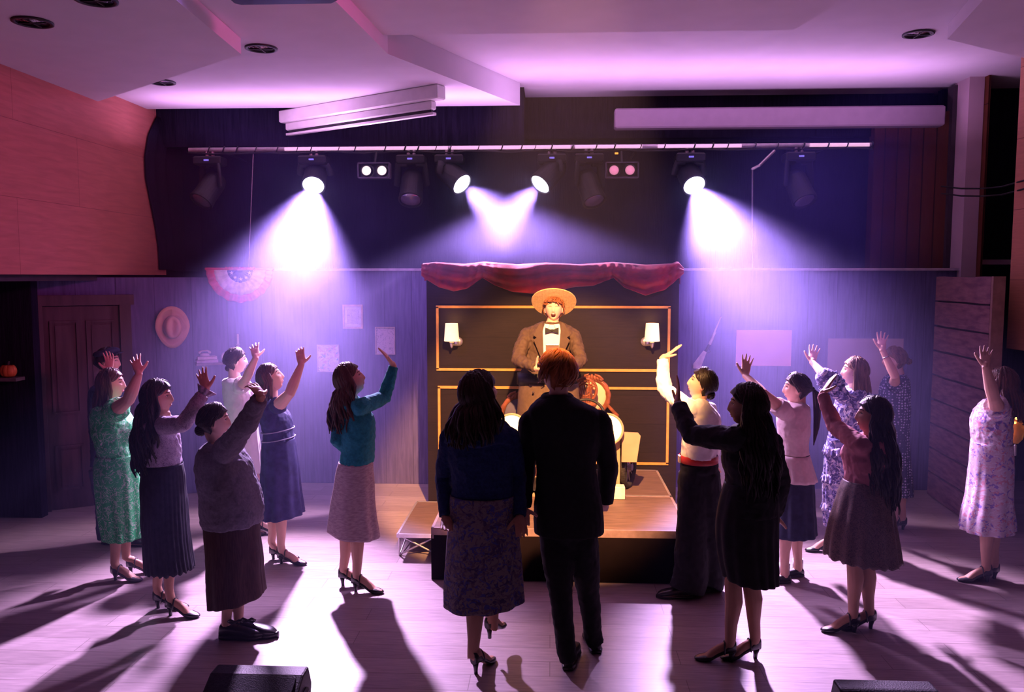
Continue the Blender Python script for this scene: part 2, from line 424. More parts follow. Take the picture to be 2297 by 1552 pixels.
# long screen case, right
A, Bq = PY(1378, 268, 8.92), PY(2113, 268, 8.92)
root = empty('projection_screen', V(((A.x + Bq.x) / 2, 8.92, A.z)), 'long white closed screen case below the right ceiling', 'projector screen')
b = MB(); b.box(((A.x + Bq.x) / 2, 8.92, A.z), (Bq.x - A.x, .16, .206), bev=.015); b.build('case', mat('shaded_case', (.26, .19, .24), .6, .05, 10), root)  # darker base colour stands in for the case being unlit
for t in (.12, .5, .88):
    b = MB(); b.box((lerp(A.x, Bq.x, t * .85), 9.22, A.z + .03), (.05, .46, .04)); b.build('bracket', M_metal, root)

# ---------------------------------------------------------------- lighting rig
TY, TZ = 8.72, PY(1200, 331, 8.72).z
root = empty('lighting_truss', V((0, TY, TZ)), 'long horizontal lighting bar wrapped with cables above the stage', 'lighting bar')
x0, x1 = PY(424, 330, TY).x, PY(1955, 328, TY).x
b = MB(); b.tube([(x0, TY, TZ), (x1, TY, TZ)], .026, 14, round_=False); b.build('pipe', mat('galvanised_pipe', (.8, .74, .8), .35, .1, 20, metal=.3), root, smooth=True)
b = MB(); b.box(((x0 + x1) / 2, TY + .12, TZ + .01), (x1 - x0 + .1, .04, .06)); b.build('back_rail', M_blk, root)
M_strip = emit('pink_led_strip', (1.0, .60, .95), .75)
for a_, b_ in ((640, 1005), (1012, 1280), (1290, 1440), (1475, 1662), (1815, 1948)):
    b = MB(); u0, u1 = PY(a_, 331, TY).x, PY(b_, 331, TY).x; b.box(((u0 + u1) / 2, TY - .024, TZ), (u1 - u0, .016, .034)); b.build('led_strip', M_strip, root)
xs = []
x = x0 + .2
while x < x1:
    b = MB(); w = rnd(.008, .018)
    b.tube([(x + .03 * math.sin(t * .7), TY + .034 * math.cos(t), TZ + .034 * math.sin(t)) for t in [k * .7 for k in range(10)]], w * .5, 6)
    b.build('cable_tie', M_blk, root); x += rnd(.13, .33)
b = MB(); pts = []
for i in range(80):
    x = lerp(x0, x1, i / 79); pts.append((x, TY - .02 + .01 * math.sin(i * 1.7), TZ - .03 - .025 * abs(math.sin(i * .37)) * rnd(.4, 1)))
b.tube(pts, .009, 6); b.build('cable', M_blk, root)
for x in (x0 + .3, -1.3, .9, x1 - .4):
    b = MB(); b.tube([(x, TY + .02, TZ), (x, 9.56, TZ)], .014, 8); b.build('hanger', M_blk, root)

def moving_head(px, py, aim, lab, lit=True, power=0, cone=0, Yh=HEAD_Y, body=True):
    p = PY(px, py, Yh); t = V((aim[0], aim[1], aim[2] if len(aim) > 2 else 0)); d = (t - p).normalized()
    root = empty('moving_head_light', V((p.x, TY, TZ)), lab, 'stage light', 'lit stage lights' if lit else 'unlit stage lights')
    piv = p - d * .20
    b = MB(); b.box((piv.x, TY, TZ - .12), (.30, .20, .09), bev=.015); b.build('base', M_blk, root)
    b = MB()
    b.tube([(piv.x - .03, TY, TZ - .02), (piv.x - .03, TY, TZ - .09)], .02, 8); b.tube([(piv.x + .03, TY, TZ - .02), (piv.x + .03, TY, TZ - .09)], .02, 8)
    b.build('clamp', M_metal, root)
    b = MB(); b.box(((piv.x), TY - .105, TZ - .12), (.05, .012, .016)); b.build('display', emit('blue_display', (.25, .2, 1), .8), root)
    s = d.cross(V((0, 0, 1))); s.normalize()
    if abs(s.x) < .5: s = V((1, 0, 0))
    if s.x < 0: s = -s
    b = MB()
    for k in (-1, 1):
        a = V((piv.x, TY, TZ - .17)) + s * .14 * k; c = piv + s * .155 * k
        b.tube([V((piv.x, TY, TZ - .165)) + s * .06 * k, a, lerp(a, c, .5), c], [(.022, .04)] * 4, 8)
    b.build('yoke', M_blk, root, smooth=True)
    q = d.to_track_quat('Z', 'Y').to_matrix()
    b = MB(); b.lathe(piv, [(.05, -.16), (.09, -.14), (.115, -.08), (.12, .02), (.12, .12), (.128, .19), (.128, .215), (.112, .215), (.110, .19)], 28, rot=q, cap=True)
    b.build('head', M_blk, root, smooth=False)
    b = MB(); b.lathe(piv, [(.11, .2), (.10, .212), (.06, .224), (.005, .228)], 28, rot=q)
    b.build('lens', emit('lit_lens', (.78, .74, 1.0), 9) if lit else mat('dark_lens', (.25, .22, .32), .08, .2, 10, metal=.6), root, smooth=True)
    if lit:
        spot('beam', p + d * .06, t, BEAM, power, cone, (.75 if cone > 45 else .6), .09)
labs = ['lit stage light far left, its beam falling on the bunting', 'lit stage light left of centre, tilted to the right',
        'lit stage light right of centre, tilted to the left', 'lit stage light far right, its beam crossing the thin pole']
for (px, py, aim, pw, cn), lb in zip(HEADS, labs): moving_head(px, py, aim, lb, True, pw, cn)
moving_head(921, 447, (-1.4, 6.5), 'unlit stage light hanging between the first lit one and the centre', False)
moving_head(1333, 450, (1.4, 7.0), 'unlit stage light beside the twin lamp on the right', False)
moving_head(452, 450, (-5.0, 6.5), 'unlit stage light at the left end of the lighting bar', False)
moving_head(1805, 450, (3.4, 6.8), 'unlit stage light at the dark right end of the lighting bar', False)
def blinder(px, py, lab, e, col):
    p = PY(px, py, 8.60); root = empty('twin_lamp', V((p.x, TY, TZ)), lab, 'stage light')
    b = MB()
    w, h = .325, .15
    for k in (-1, 1):
        b.box(p + V((k * w / 2, 0, 0)), (.012, .1, h)); b.box(p + V((0, 0, k * h / 2)), (w, .1, .012))
    b.box(p + V((0, .045, 0)), (w, .01, h)); b.build('housing', mat('grey_housing', (.12, .11, .14), .5), root)
    b = MB(); b.tube([p + V((0, .02, h / 2)), V((p.x, TY, TZ - .02))], .014, 8); b.build('bracket', M_blk, root)
    for k in (-1, 1):
        b = MB(); c = p + V((k * .081, -.02, 0)); q = V((0, -1, 0)).to_track_quat('Z', 'Y').to_matrix()
        b.lathe(c, [(.062, -.05), (.064, .02), (.055, .022), (.05, .0)], 20, rot=q, cap=False); o = b.build('reflector', M_blk, root, smooth=True)
        b = MB(); b.lathe(c, [(.048, -.005), (.04, .008), (.004, .014)], 20, rot=q); b.build('bulb', emit('bulb_' + str(e), col, e), root, smooth=True)
blinder(840, 383, 'twin lamp with two white glowing bulbs left of the unlit light', 1.6, (1.0, .72, .9))
blinder(1395, 382, 'twin lamp with two pink glowing bulbs right of centre', .8, (1.0, .30, .62))
p = PY(1383, 344, 8.64)
b = MB(); b.box(p, (.035, .01, .018)); tag(b.build('indicator_lamp', emit('amber_led', (1, .35, .05), 1.6)), 'tiny amber indicator lamp above the pink twin lamp', 'indicator lamp')
# thin line and pole
a, c = PY(569, 372, 8.72), PY(569, 604, 8.93)
b = MB(); b.tube([(a.x, 8.72, TZ - .02), (c.x, 8.78, 2.36)], .004, 6); tag(b.build('hanging_cord', mat('pale_cord', (.6, .5, .65), .7)), 'thin pale cord hanging beside the left beam', 'cord')
a, c = PY(1690, 378, 8.62), PY(1687, 602, 8.79)
root = empty('telescopic_pole', V((c.x, 8.79, 2.36)), 'thin grey vertical pole standing on the set wall by the right beam', 'pole')
b = MB(); b.tube([(c.x, 8.79, 2.357), (a.x, 8.66, a.z)], .009, 8); b.build('shaft', M_metal, root)
b = MB(); b.tube([(a.x, 8.66, a.z), (a.x + .06, 8.62, a.z + .03), (a.x + .22, 8.68, TZ - .06)], .016, 8); b.build('elbow_arm', M_metal, root)

# ---------------------------------------------------------------- platform, flat and set dressing
ZP = .40
M_deck = mat('deck_ply', (.15, .095, .075), .55, .2, 6, stretch=(1, 8, 1))
M_flat = planks('flat_boards', (.020, .012, .011), (.017, .011, .010), (.008, .005, .004), 5.0, .28, axes='xz', ms=.002, rough=.6, var=.35)
M_gold = mat('gold_trim', (.60, .28, .06), .4, .1, 20)
M_alu = mat('aluminium', (.7, .66, .7), .3, .1, 20, metal=.7)
FX0, FX1 = -.89, 1.035
for i, (y0, y1, lb) in enumerate(((5.95, 6.915, 'front brown stage deck with a black skirted face below the couple'), (6.92, 7.885, 'rear brown stage deck in front of the black panelled flat'))):
    root = empty('stage_deck', ((FX0 + FX1) / 2, (y0 + y1) / 2, 0), lb, 'platform')
    b = MB(); b.box(((FX0 + FX1) / 2, (y0 + y1) / 2, ZP - .012), (FX1 - FX0 - .02, y1 - y0 - .02, .024)); b.build('deck_top', M_deck, root)
    b = MB()
    for yy in (y0 + .012, y1 - .012): b.box(((FX0 + FX1) / 2, yy, ZP - .04), (FX1 - FX0, .02, .082))
    for xx in (FX0 + .01, FX1 - .01): b.box((xx, (y0 + y1) / 2, ZP - .04), (.02, y1 - y0, .082))
    b.build('edge_frame', M_alu if i else mat('edge_dark', (.3, .2, .2), .5), root)
    b = MB(); b.box(((FX0 + FX1) / 2, y0 + .004, (ZP - .05) / 2), (FX1 - FX0, .006, ZP - .06))
    for xx in (FX0 + .003, FX1 - .003): b.box((xx, (y0 + y1) / 2, (ZP - .05) / 2), (.006, y1 - y0, ZP - .06))
    b.build('skirt_cloth', mat('skirt_black', (.010, .006, .008), .9, .2, 4, spec=.05), root)
    for xx in (FX0 + .06, FX1 - .06):
        for yy in (y0 + .06, y1 - .06):
            b = MB(); b.tube([(xx, yy, 0.001), (xx, yy, ZP - .03)], .02, 8, round_=False); b.build('leg', M_alu, root)
# folding step
root = empty('folding_step', (-1.07, 6.92, 0), 'low folding step with crossed aluminium legs left of the stage deck', 'step')
b = MB(); b.box((-1.07, 6.92, .18), (.32, .95, .022)); b.build('tread', M_deck, root)
b = MB()
for s in (-1, 1): b.box((-1.07 + s * .165, 6.92, .178), (.018, .97, .03)); b.box((-1.07, 6.92 + s * .478, .178), (.33, .018, .03))
b.build('frame', M_alu, root)
for yy in (6.48, 7.36):
    for s in (-1, 1):
        b = MB(); b.tube([(-1.07 - s * .15, yy, .165), (-1.07 + s * .15, yy, .012)], .008, 8); b.tube([(-1.07 + s * .16, yy, .165), (-1.07 + s * .16, yy, .001)], .009, 8); b.build('leg', M_alu, root, smooth=True)
for xx in (-1.225, -.915):
    b = MB(); b.tube([(xx, 6.50, .165), (xx, 7.34, .015)], .007, 8); b.tube([(xx, 7.34, .165), (xx, 6.50, .015)], .007, 8); b.build('side_brace', M_alu, root, smooth=True)
# flat
FY = 7.93
f0, f1 = PY(958, 800, FY).x, PY(1521, 800, FY).x
ft = PY(1240, 606, FY).z
root = empty('panelled_flat', ((f0 + f1) / 2, FY + .03, 0), 'tall black panelled flat with gold trim frames behind the platform', 'scenery flat')
b = MB(); b.box(((f0 + f1) / 2, FY + .03, ft / 2), (f1 - f0, .05, ft)); b.build('board', M_flat, root)
b = MB()
for s in (f0 + .05, f1 - .05): b.box((s, FY + .1, ft / 2), (.06, .08, ft - .02))
b.build('rear_frame', mat('raw_timber', (.3, .2, .13), .7), root)
for (xa, ya, xb, yb) in ((981, 688, 1499, 831), (985, 868, 1496, 1040)):
    p, q = PY(xa, ya, FY), PY(xb, yb, FY); t = .024
    b = MB()
    for z in (p.z, q.z): b.box(((p.x + q.x) / 2, FY - .004, z), (q.x - p.x + t, .016, t))
    for x in (p.x, q.x): b.box((x, FY - .004, (p.z + q.z) / 2), (t, .016, p.z - q.z))
    b.build('gold_frame', M_gold, root)
# sconces
for (px, lb, s) in ((1013, 'glowing wall sconce on the left of the black flat', 1), (1463, 'glowing wall sconce on the right of the black flat', -1)):
    c = PY(px, 745, FY - .12); root = empty('wall_sconce', (c.x + s * .04, FY, c.z - .1), lb, 'wall lamp')
    b = MB(); b.lathe(c, [(.073, -.085), (.060, .085), (.056, .085), (.069, -.082)], 28, cap=False)
    b.build('lamp_shade', mat('sconce_shade', (1.0, .72, .42), .8, .02, 5, emis=1.0), root, smooth=True)
    b = MB(); b.ell(c + V((0, 0, -.01)), .024, .024, .04); b.build('bulb', emit('warm_bulb', (1, .62, .25), 6), root, smooth=True)
    b = MB(); k = c + V((s * .05, 0, -.1))
    b.lathe(V((k.x, FY, k.z)), [(.045, -.002), (.045, .012), (.02, .022), (.004, .024)], 24, rot=V((0, -1, 0)).to_track_quat('Z', 'Y').to_matrix()); b.build('back_plate', M_metal, root, smooth=True)
    b = MB(); b.tube([(k.x, FY - .02, k.z), (k.x, FY - .07, k.z - .03), (c.x, FY - .12, k.z - .02), (c.x, FY - .12, c.z - .04)], .009, 10); b.lathe(V((c.x, FY - .12, k.z - .055)), [(.004, 0), (.013, .015), (.02, .05), (.022, .06)], 16); b.build('arm', M_metal, root, smooth=True)
    d = bpy.data.lights.new('sconce_glow', 'POINT'); d.color = (1, .5, .15); d.energy = 2.2; d.shadow_soft_size = .05
    o = bpy.data.objects.new('sconce_glow', d); COL.objects.link(o); o.location = c + V((0, -.02, .11))
# red swag drape
M_red = mat('red_velvet', (.22, .004, .010), .8, .3, 8, sheen=.15, bump=.3)
def swag():
    b = MB(); nu, nv = 180, 26
    pts = [(946, 617), (955, 625), (985, 643), (1018, 652), (1050, 646), (1082, 623), (1110, 640), (1150, 655), (1195, 658), (1250, 651), (1290, 642), (1330, 640), (1376, 623), (1400, 645), (1448, 663), (1490, 650), (1520, 625), (1533, 612)]
    tops = [(946, 595), (975, 592), (1040, 596), (1085, 591), (1160, 597), (1225, 593), (1300, 597), (1375, 592), (1450, 598), (1510, 595), (1522, 590), (1533, 603)]
    def ip(t, x):
        for (x0, y0), (x1, y1) in zip(t, t[1:]):
            if x <= x1: return lerp(y0, y1, max(0, (x - x0) / (x1 - x0)))
        return t[-1][1]
    gath = [955, 1082, 1376, 1522]
    rings = []
    for j in range(nv + 1):
        v = j / nv; row = []
        for i in range(nu + 1):
            px = lerp(946, 1533, i / nu); yb = ip(pts, px); yt = ip(tops, px)
            py = lerp(yt, yb, v)
            dg = min(abs(px - g) for g in gath); sagk = min(1, dg / 60)
            fold = math.sin(v * 15 + 1.5 * math.sin(px * .021)) * .022 * (.35 + .65 * sagk) + math.sin(px * .35 + v * 3) * .012 * (1 - sagk) + .01 * noise.noise(V((px * .03, v * 5, 1)))
            y = FY - .05 - .035 * math.sin(math.pi * min(1, v * 1.1)) - fold
            p = PY(px, py, y)
            row.append(p)
        rings.append(row)
    top = [V((p.x, FY + .10, p.z - .005)) for p in rings[0]]
    top2 = [V((p.x, FY + .11, p.z - .15)) for p in rings[0]]
    b.loft([top2, top, [V((p.x, FY + .02, p.z + .012)) for p in rings[0]]] + rings, cap=False, closed=False)
    tag(b.build('swag_drape', M_red, smooth=True, mods=[('SOLIDIFY', dict(thickness=.008))]), 'dark red velvet swag draped over the top of the black flat', 'drape')
swag()
# oval back armchairs
M_chairwood = mat('carved_mahogany', (.20, .065, .035), .25, .3, 12)
def oval_chair(px, py, Y, ru, rv, facing, cmat, lb):
    c = PY(px, py, Y); q = Matrix.Rotation(facing, 3, 'Z')
    root = empty('oval_back_armchair', (c.x, Y - .15, ZP), lb, 'chair')
    def T(x, y, z): return c + q @ V((x, y, z))
    n = 40
    b = MB(); pts = [T(ru * math.cos(2 * math.pi * i / n), 0, rv * math.sin(2 * math.pi * i / n)) for i in range(n)]
    rg = []
    for i in range(n):
        a = 2 * math.pi * i / n; rr = V((math.cos(a), 0, math.sin(a)))
        rg.append([T(ru * math.cos(a) + rr.x * .024 * math.cos(t) * (1 + .2 * math.sin(a * 12)), .022 * math.sin(t), rv * math.sin(a) + rr.z * .024 * math.cos(t)) for t in [k * math.pi / 4 for k in range(8)]])
    b.loft(rg + [rg[0]], cap=False); b.build('back_frame', M_chairwood, root, smooth=True)
    b = MB(); b.ell(c, ru - .02, .03, rv - .02, rot=q, nu=24, nv=14); b.build('back_cushion', cmat, root, smooth=True)
    b = MB()
    for a in range(-3, 4):
        x = a * .028; z = rv + .02 - abs(a) * .008
        b.ell(T(x, -.015, z), .016, .016, .03 - abs(a) * .003, rot=q @ Matrix.Rotation(-a * .3, 3, 'Y'), nu=10, nv=8)
    for a in (-1, 1): b.tube([T(a * .10, -.01, rv), T(a * .07, -.02, rv + .03), T(a * .03, -.02, rv + .045), T(a * .04, -.02, rv + .02)], [.012, .012, .01, .006], 8)
    b.build('carved_crest', M_chairwood, root, smooth=True)
    zs = ZP + .43 - c.z
    b = MB(); b.ell(T(0, -.24, zs), .25, .25, .07, rot=q, nu=24); b.build('seat', cmat, root, smooth=True)
    b = MB(); b.box(T(0, -.24, zs - .05), (.46, .46, .05), rot=q, bev=.015)
    b.build('seat_rail', M_chairwood, root)
    for sx in (-1, 1):
        b = MB(); b.tube([T(sx * .19, -.43, zs - .06), T(sx * .22, -.47, zs - .18), T(sx * .19, -.45, zs - .33), T(sx * .20, -.48, zs - .415)], [.03, .026, .016, .014], 8); b.build('leg', M_chairwood, root, smooth=True)
        b = MB(); b.tube([T(sx * .19, -.03, zs - .06), T(sx * .20, .0, zs - .2), T(sx * .21, .05, zs - .415)], [.024, .02, .014], 8); b.build('leg', M_chairwood, root, smooth=True)
        b = MB(); b.tube([T(sx * ru * .95, .0, -.08), T(sx * .26, -.12, -.16), T(sx * .27, -.33, -.18), T(sx * .25, -.38, -.26), T(sx * .23, -.36, zs - .03)], [.016, .02, .022, .016, .018], 8); b.build('armrest', M_chairwood, root, smooth=True)
    b = MB()
    for sx in (-1, 1): b.tube([T(sx * .05, 0, -rv), T(sx * .10, 0, zs - .02)], .014, 8)
    b.build('back_stem', M_chairwood, root, smooth=True)
oval_chair(1328, 888, 7.62, .155, .16, R(-14), mat('cream_upholstery', (.72, .48, .32), .8, .06, 8), 'carved mahogany armchair with a cream oval back, right behind the suited man')
oval_chair(1163, 930, 7.62, .155, .175, R(10), mat('slate_upholstery', (.10, .09, .14), .8, .1, 8), 'carved mahogany armchair with a dark oval back, left of the singer')
# carved scroll back piece beside the right chair
def scroll():
    c = PY(1312, 875, 7.42); root = empty('carved_settee_back', (c.x, 7.42, ZP), 'openwork carved wooden chair back beside the suited man', 'chair back')
    b = MB()
    for k in range(-4, 5):
        a = k * .33; r = .085 + .008 * (k % 2)
        cc = c + V((r * math.sin(a), 0, r * math.cos(a)))
        b.tube([cc + V((.016 * math.cos(t), -.008, .016 * math.sin(t))) for t in [i * .7 for i in range(10)]], .008, 6)
    b.tube([c + V((.105 * math.sin(a), .0, .105 * math.cos(a))) for a in [k * .2 for k in range(-12, 13)]], .014, 8)
    b.tube([c + V((.055 * math.sin(a), .0, .055 * math.cos(a))) for a in [k * .3 for k in range(-10, 11)]], .009, 8)
    for i in range(-3, 4):
        b.tube([c + V((i * .018, 0, .05)), c + V((i * .018 + .02, 0, -.14))], .005, 6); b.tube([c + V((i * .018, 0, .05)), c + V((i * .018 - .02, 0, -.14))], .005, 6)
    b.build('carving', M_chairwood, root, smooth=True)
    b = MB(); b.tube([c + V((-.06, .0, -.12)), c + V((-.07, .02, ZP - c.z + .001))], [.016, .014], 8); b.tube([c + V((.06, .0, -.12)), c + V((.07, .02, ZP - c.z + .001))], [.016, .014], 8); b.tube([c + V((-.09, 0, -.13)), c + V((.09, 0, -.13))], .018, 8)
    b.build('post', M_chairwood, root, smooth=True)
scroll()
# vintage car front
def car():
    Y = 6.90; c0 = PY(1255, 1100, Y).x
    root = empty('vintage_car_front', (c0, Y, ZP), 'tan cut-out vintage car front with glowing headlamps on the platform', 'prop car')
    T = mat('car_tan', (.50, .33, .20), .6, .1, 5); K = mat('tyre_rubber', (.035, .03, .03), .8, .3, 30, bump=.4)
    b = MB(); b.box((c0, Y + .05, ZP + .33), (.26, .06, .56), bev=.02); hood = b.build('hood', T, root)
    b = MB()
    for i in range(-5, 6): b.box((c0 + i * .018, Y + .01, ZP + .33), (.007, .015, .42))
    b.build('grille', M_alu, hood)
    b = MB(); b.box((c0, Y + .06, ZP + .30), (.86, .03, .06)); b.build('cross_bar', T, root)
    for s in (-1, 1):
        lp = PY(1362, 962, Y) if s > 0 else PY(1148, 962, Y)
        b = MB(); q = V((0, -1, 0)).to_track_quat('Z', 'Y').to_matrix()
        b.lathe(lp, [(.05, -.13), (.10, -.10), (.135, -.02), (.14, .03), (.128, .035), (.12, .01)], 32, rot=q, cap=False); b.build('headlamp_shell', T, root, smooth=True)
        b = MB(); b.lathe(lp, [(.122, .015), (.10, .03), (.05, .042), (.005, .045)], 28, rot=q); b.build('headlamp_glass', emit('headlamp_glow', (1, .66, .34), 2.6), root, smooth=True)
        xc = PY(1382, 1000, Y).x - c0
        b = MB(); ptsf = [(.06, 0), (.06, .52), (.05, .62), (.0, .68), (-.06, .66), (-.06, .60), (-.02, .58), (-.01, .5), (-.01, 0)]
        b.prism([(x, z) for x, z in ptsf], -.02, .02, fn=lambda x, z, y, s=s: V((c0 + s * (xc + x - .02), Y + .09 + y, ZP + z + .0))); b.build('fender_upright', T, root)
        b = MB(); x0, x1 = PY(1396, 1000, Y).x - c0, PY(1438, 1000, Y).x - c0; z0, z1 = PY(1400, 1039, Y).z, PY(1400, 972, Y).z
        b.prism([(x0, z0), (x1 - .03, z0), (x1, z1 - .03), (x1 - .02, z1 - .005), (x0, z1)], -.015, .015, fn=lambda x, z, y, s=s: V((c0 + s * x, Y + .06 + y, z))); b.build('fender_panel', T, root)
        xw = PY(1417, 1000, Y + .2).x - c0; rw = .165
        b = MB(); wc = V((c0 + s * (xw - .02), Y + .30, ZP + rw + .022)); qq = V((s * .92, -.38, 0)).normalized().to_track_quat('Z', 'Y').to_matrix(); rg = []
        for i in range(41):
            a = 2 * math.pi * i / 40; tr = 1 + .06 * (i % 2)
            rg.append([wc + qq @ V(((rw + .026 * math.cos(t) * tr) * math.cos(a), (rw + .026 * math.cos(t) * tr) * math.sin(a), .03 * math.sin(t))) for t in [k * math.pi / 4 for k in range(8)]])
        b.loft(rg, cap=False); wheel = b.build('wheel', K, root, smooth=True)
        b = MB(); b.lathe(wc, [(.03, -.04), (.03, .04)], 16, rot=qq)
        for k in range(10): b.tube([wc, wc + qq @ V((rw * .95 * math.cos(k * .628), rw * .95 * math.sin(k * .628), 0))], .005, 6)
        b.build('spokes', M_metal, wheel)
        b = MB(); b.box((c0 + s * (xw - .07), Y + .2, ZP + .24), (.06, .04, .34)); b.build('fork', M_blk, root)
        p = PY(1385, 1110, Y - .06)
        b = MB(); b.box((c0 + s * (p.x - c0), Y - .06, ZP + .055), (.12, .10, .108), bev=.005); b.build('white_block', mat('white_block', (.9, .85, .75), .6), root)
        b = MB(); b.box((c0 + s * .13, Y + .0, ZP + .02), (.3, .10, .035)); b.build('foot_batten', T, root)
        b = MB(); b.tube([(lp.x, Y + .1, lp.z - .1), (c0 + s * (xc - .03), Y + .1, ZP + .32)], .018, 8); b.build('lamp_bracket', M_blk, root)
    cw = PY(1312, 938, 6.93); b = MB(); q = Euler((R(62), 0, R(-12))).to_matrix(); rg = []
    for i in range(33):
        a = 2 * math.pi * i / 32
        rg.append([cw + q @ V(((.17 + .012 * math.cos(t)) * math.cos(a), (.17 + .012 * math.cos(t)) * math.sin(a), .012 * math.sin(t))) for t in [k * math.pi / 4 for k in range(8)]])
    b.loft(rg, cap=False)
    for k in range(3): b.tube([cw, cw + q @ V((.17 * math.cos(k * 2.1), .17 * math.sin(k * 2.1), 0))], .008, 6)
    b.tube([cw, V((cw.x - .02, Y + .09, ZP + .36))], .012, 8)
    b.build('steering_wheel', M_blk, root, smooth=True)
car()

# ---- things on the set walls
def frame_on_wall(px0, py0, px1, py1, name, fm, pm, lb, cat, fw=.018, Aw=None, n=None, art=None):
    Yw = 8.775
    p, q = PY(px0, py0, Yw), PY(px1, py1, Yw); root = empty(name, ((p.x + q.x) / 2, Yw, q.z), lb, cat)
    w, h = q.x - p.x, p.z - q.z; c = V(((p.x + q.x) / 2, Yw, (p.z + q.z) / 2))
    b = MB()
    for s in (-1, 1): b.box(c + V((s * (w / 2 - fw / 2), -.01, 0)), (fw, .022, h)); b.box(c + V((0, -.01, s * (h / 2 - fw / 2))), (w - 2 * fw, .022, fw))
    b.build('frame', fm, root)
    b = MB(); b.box(c + V((0, -.002, 0)), (w - 2 * fw, .006, h - 2 * fw)); b.build('picture', pm, root)
    if art: b = MB(); b.box(c + V((0, -.006, 0)), (w * art, .003, h * art)); b.build('drawing', floral('pencil_drawing', (.75, .68, .72), [(.4, .33, .42), (.5, .42, .5)], 30, 4), root)
frame_on_wall(769, 683, 815, 737, 'picture_frame', mat('pine_frame', (.60, .38, .30), .5), mat('cream_mat', (.85, .78, .8), .8), 'framed pencil drawing in a pine frame, highest on the left set wall', 'picture', art=.6)
frame_on_wall(842, 733, 887, 795, 'picture_frame', mat('pale_frame', (.58, .42, .42), .5), floral('sketch', (.62, .50, .58), [(.40, .32, .42)], 22, 3), 'framed pale sketch nearest to the black flat, behind the raised teal arm', 'picture', fw=.010)
frame_on_wall(712, 773, 762, 834, 'picture_frame', mat('thin_frame', (.75, .62, .55), .5), floral('faded_map', (.80, .72, .55), [(.25, .45, .65), (.75, .5, .62), (.9, .85, .6)], 9, 2, th=.52), 'framed faded coloured map between the navy dress and teal cardigan women', 'picture', fw=.008)
for a, lb, col in (((1652, 740, 1774, 821), 'plain pink poster on the right set wall', (.85, .42, .46)), ((1858, 759, 2022, 884), 'larger dusty mauve poster on the right set wall behind the women', (.50, .34, .38))):
    p, q = PY(a[0], a[1], 8.775), PY(a[2], a[3], 8.775)
    b = MB(); b.box(((p.x + q.x) / 2, 8.775, (p.z + q.z) / 2), (q.x - p.x, .006, p.z - q.z)); tag(b.build('poster', mat(lb[:12].replace(' ', '_'), col, .7, .06, 3)), lb, 'poster')
def rifle():
    Yw = 8.76; root = empty('rifle', PY(1588, 780, Yw), 'pale wooden rifle hung diagonally on the set wall right of the flat', 'rifle')
    b = MB(); b.tube([PY(1617, 711, Yw), PY(1600, 752, Yw)], [.007, .012], 8); b.tube([PY(1604, 745, Yw), PY(1592, 772, Yw)], [(.010, .016), (.012, .02)], 8); b.build('barrel', mat('pale_wood', (.62, .5, .5), .5), root, smooth=True)
    b = MB(); b.tube([PY(1594, 768, Yw), PY(1581, 792, Yw)], [(.010, .017)] * 2, 8); b.tube([PY(1590, 781, Yw - .005), PY(1594, 789, Yw - .005), PY(1586, 792, Yw - .005)], .004, 6); b.build('action', M_dark, root, smooth=True)
    P = [(1578, 786), (1585, 790), (1571, 828), (1555, 826), (1555, 816)]
    b = MB(); b.loft([[PY(x, y, Yw - .02) for x, y in P], [PY(x, y, Yw + .01) for x, y in P]]); b.build('stock', MATS['pale_wood'], root)
rifle()
# cowboy hat, on the angled wall
def cowboy():
    c = on_wall(386, 734, off=.02); F = wall_frame(c)
    b = MB(); n = 40
    def br(k, y, dz=0): 
        out = []
        for i in range(n):
            a = 2 * math.pi * i / n; z = math.sin(a); x = math.cos(a)
            rx = .165 * (1 - .22 * max(0, -z)); rz = .215
            yy = y + (.045 * x * x) * k * k
            out.append(c + F @ V((rx * x * k, yy, rz * z * k + dz)))
        return out
    b.loft([br(.98, -.01), br(1.0, .0), br(.8, .0), br(.62, .0)], cap=True)
    hat = empty('cowboy_hat', on_wall(386, 734), 'tan cowboy hat hanging on the set wall beside the door', 'hat')
    b.build('brim', mat('tan_felt', (.62, .36, .27), .85, .08, 9), hat, smooth=True)
    b = MB()
    def cr(kx, kz, y, dent=0):
        out = []
        for i in range(n):
            a = 2 * math.pi * i / n; x = math.cos(a) * kx; z = math.sin(a) * kz
            out.append(c + F @ V((x, y - dent * math.exp(-(x / .03) ** 2), z)))
        return out
    b.loft([cr(.088, .118, .0), cr(.086, .115, .05), cr(.078, .108, .09, .0), cr(.066, .095, .12, .01), cr(.045, .07, .125, .035), cr(.02, .03, .12, .045)])
    cw = b.build('crown', MATS['tan_felt'], hat, smooth=True)
    b = MB(); b.loft([cr(.09, .12, .002), cr(.0895, .119, .022)], cap=False); b.build('hat_band', mat('hat_band', (.16, .09, .08), .6), hat, smooth=True)
cowboy()
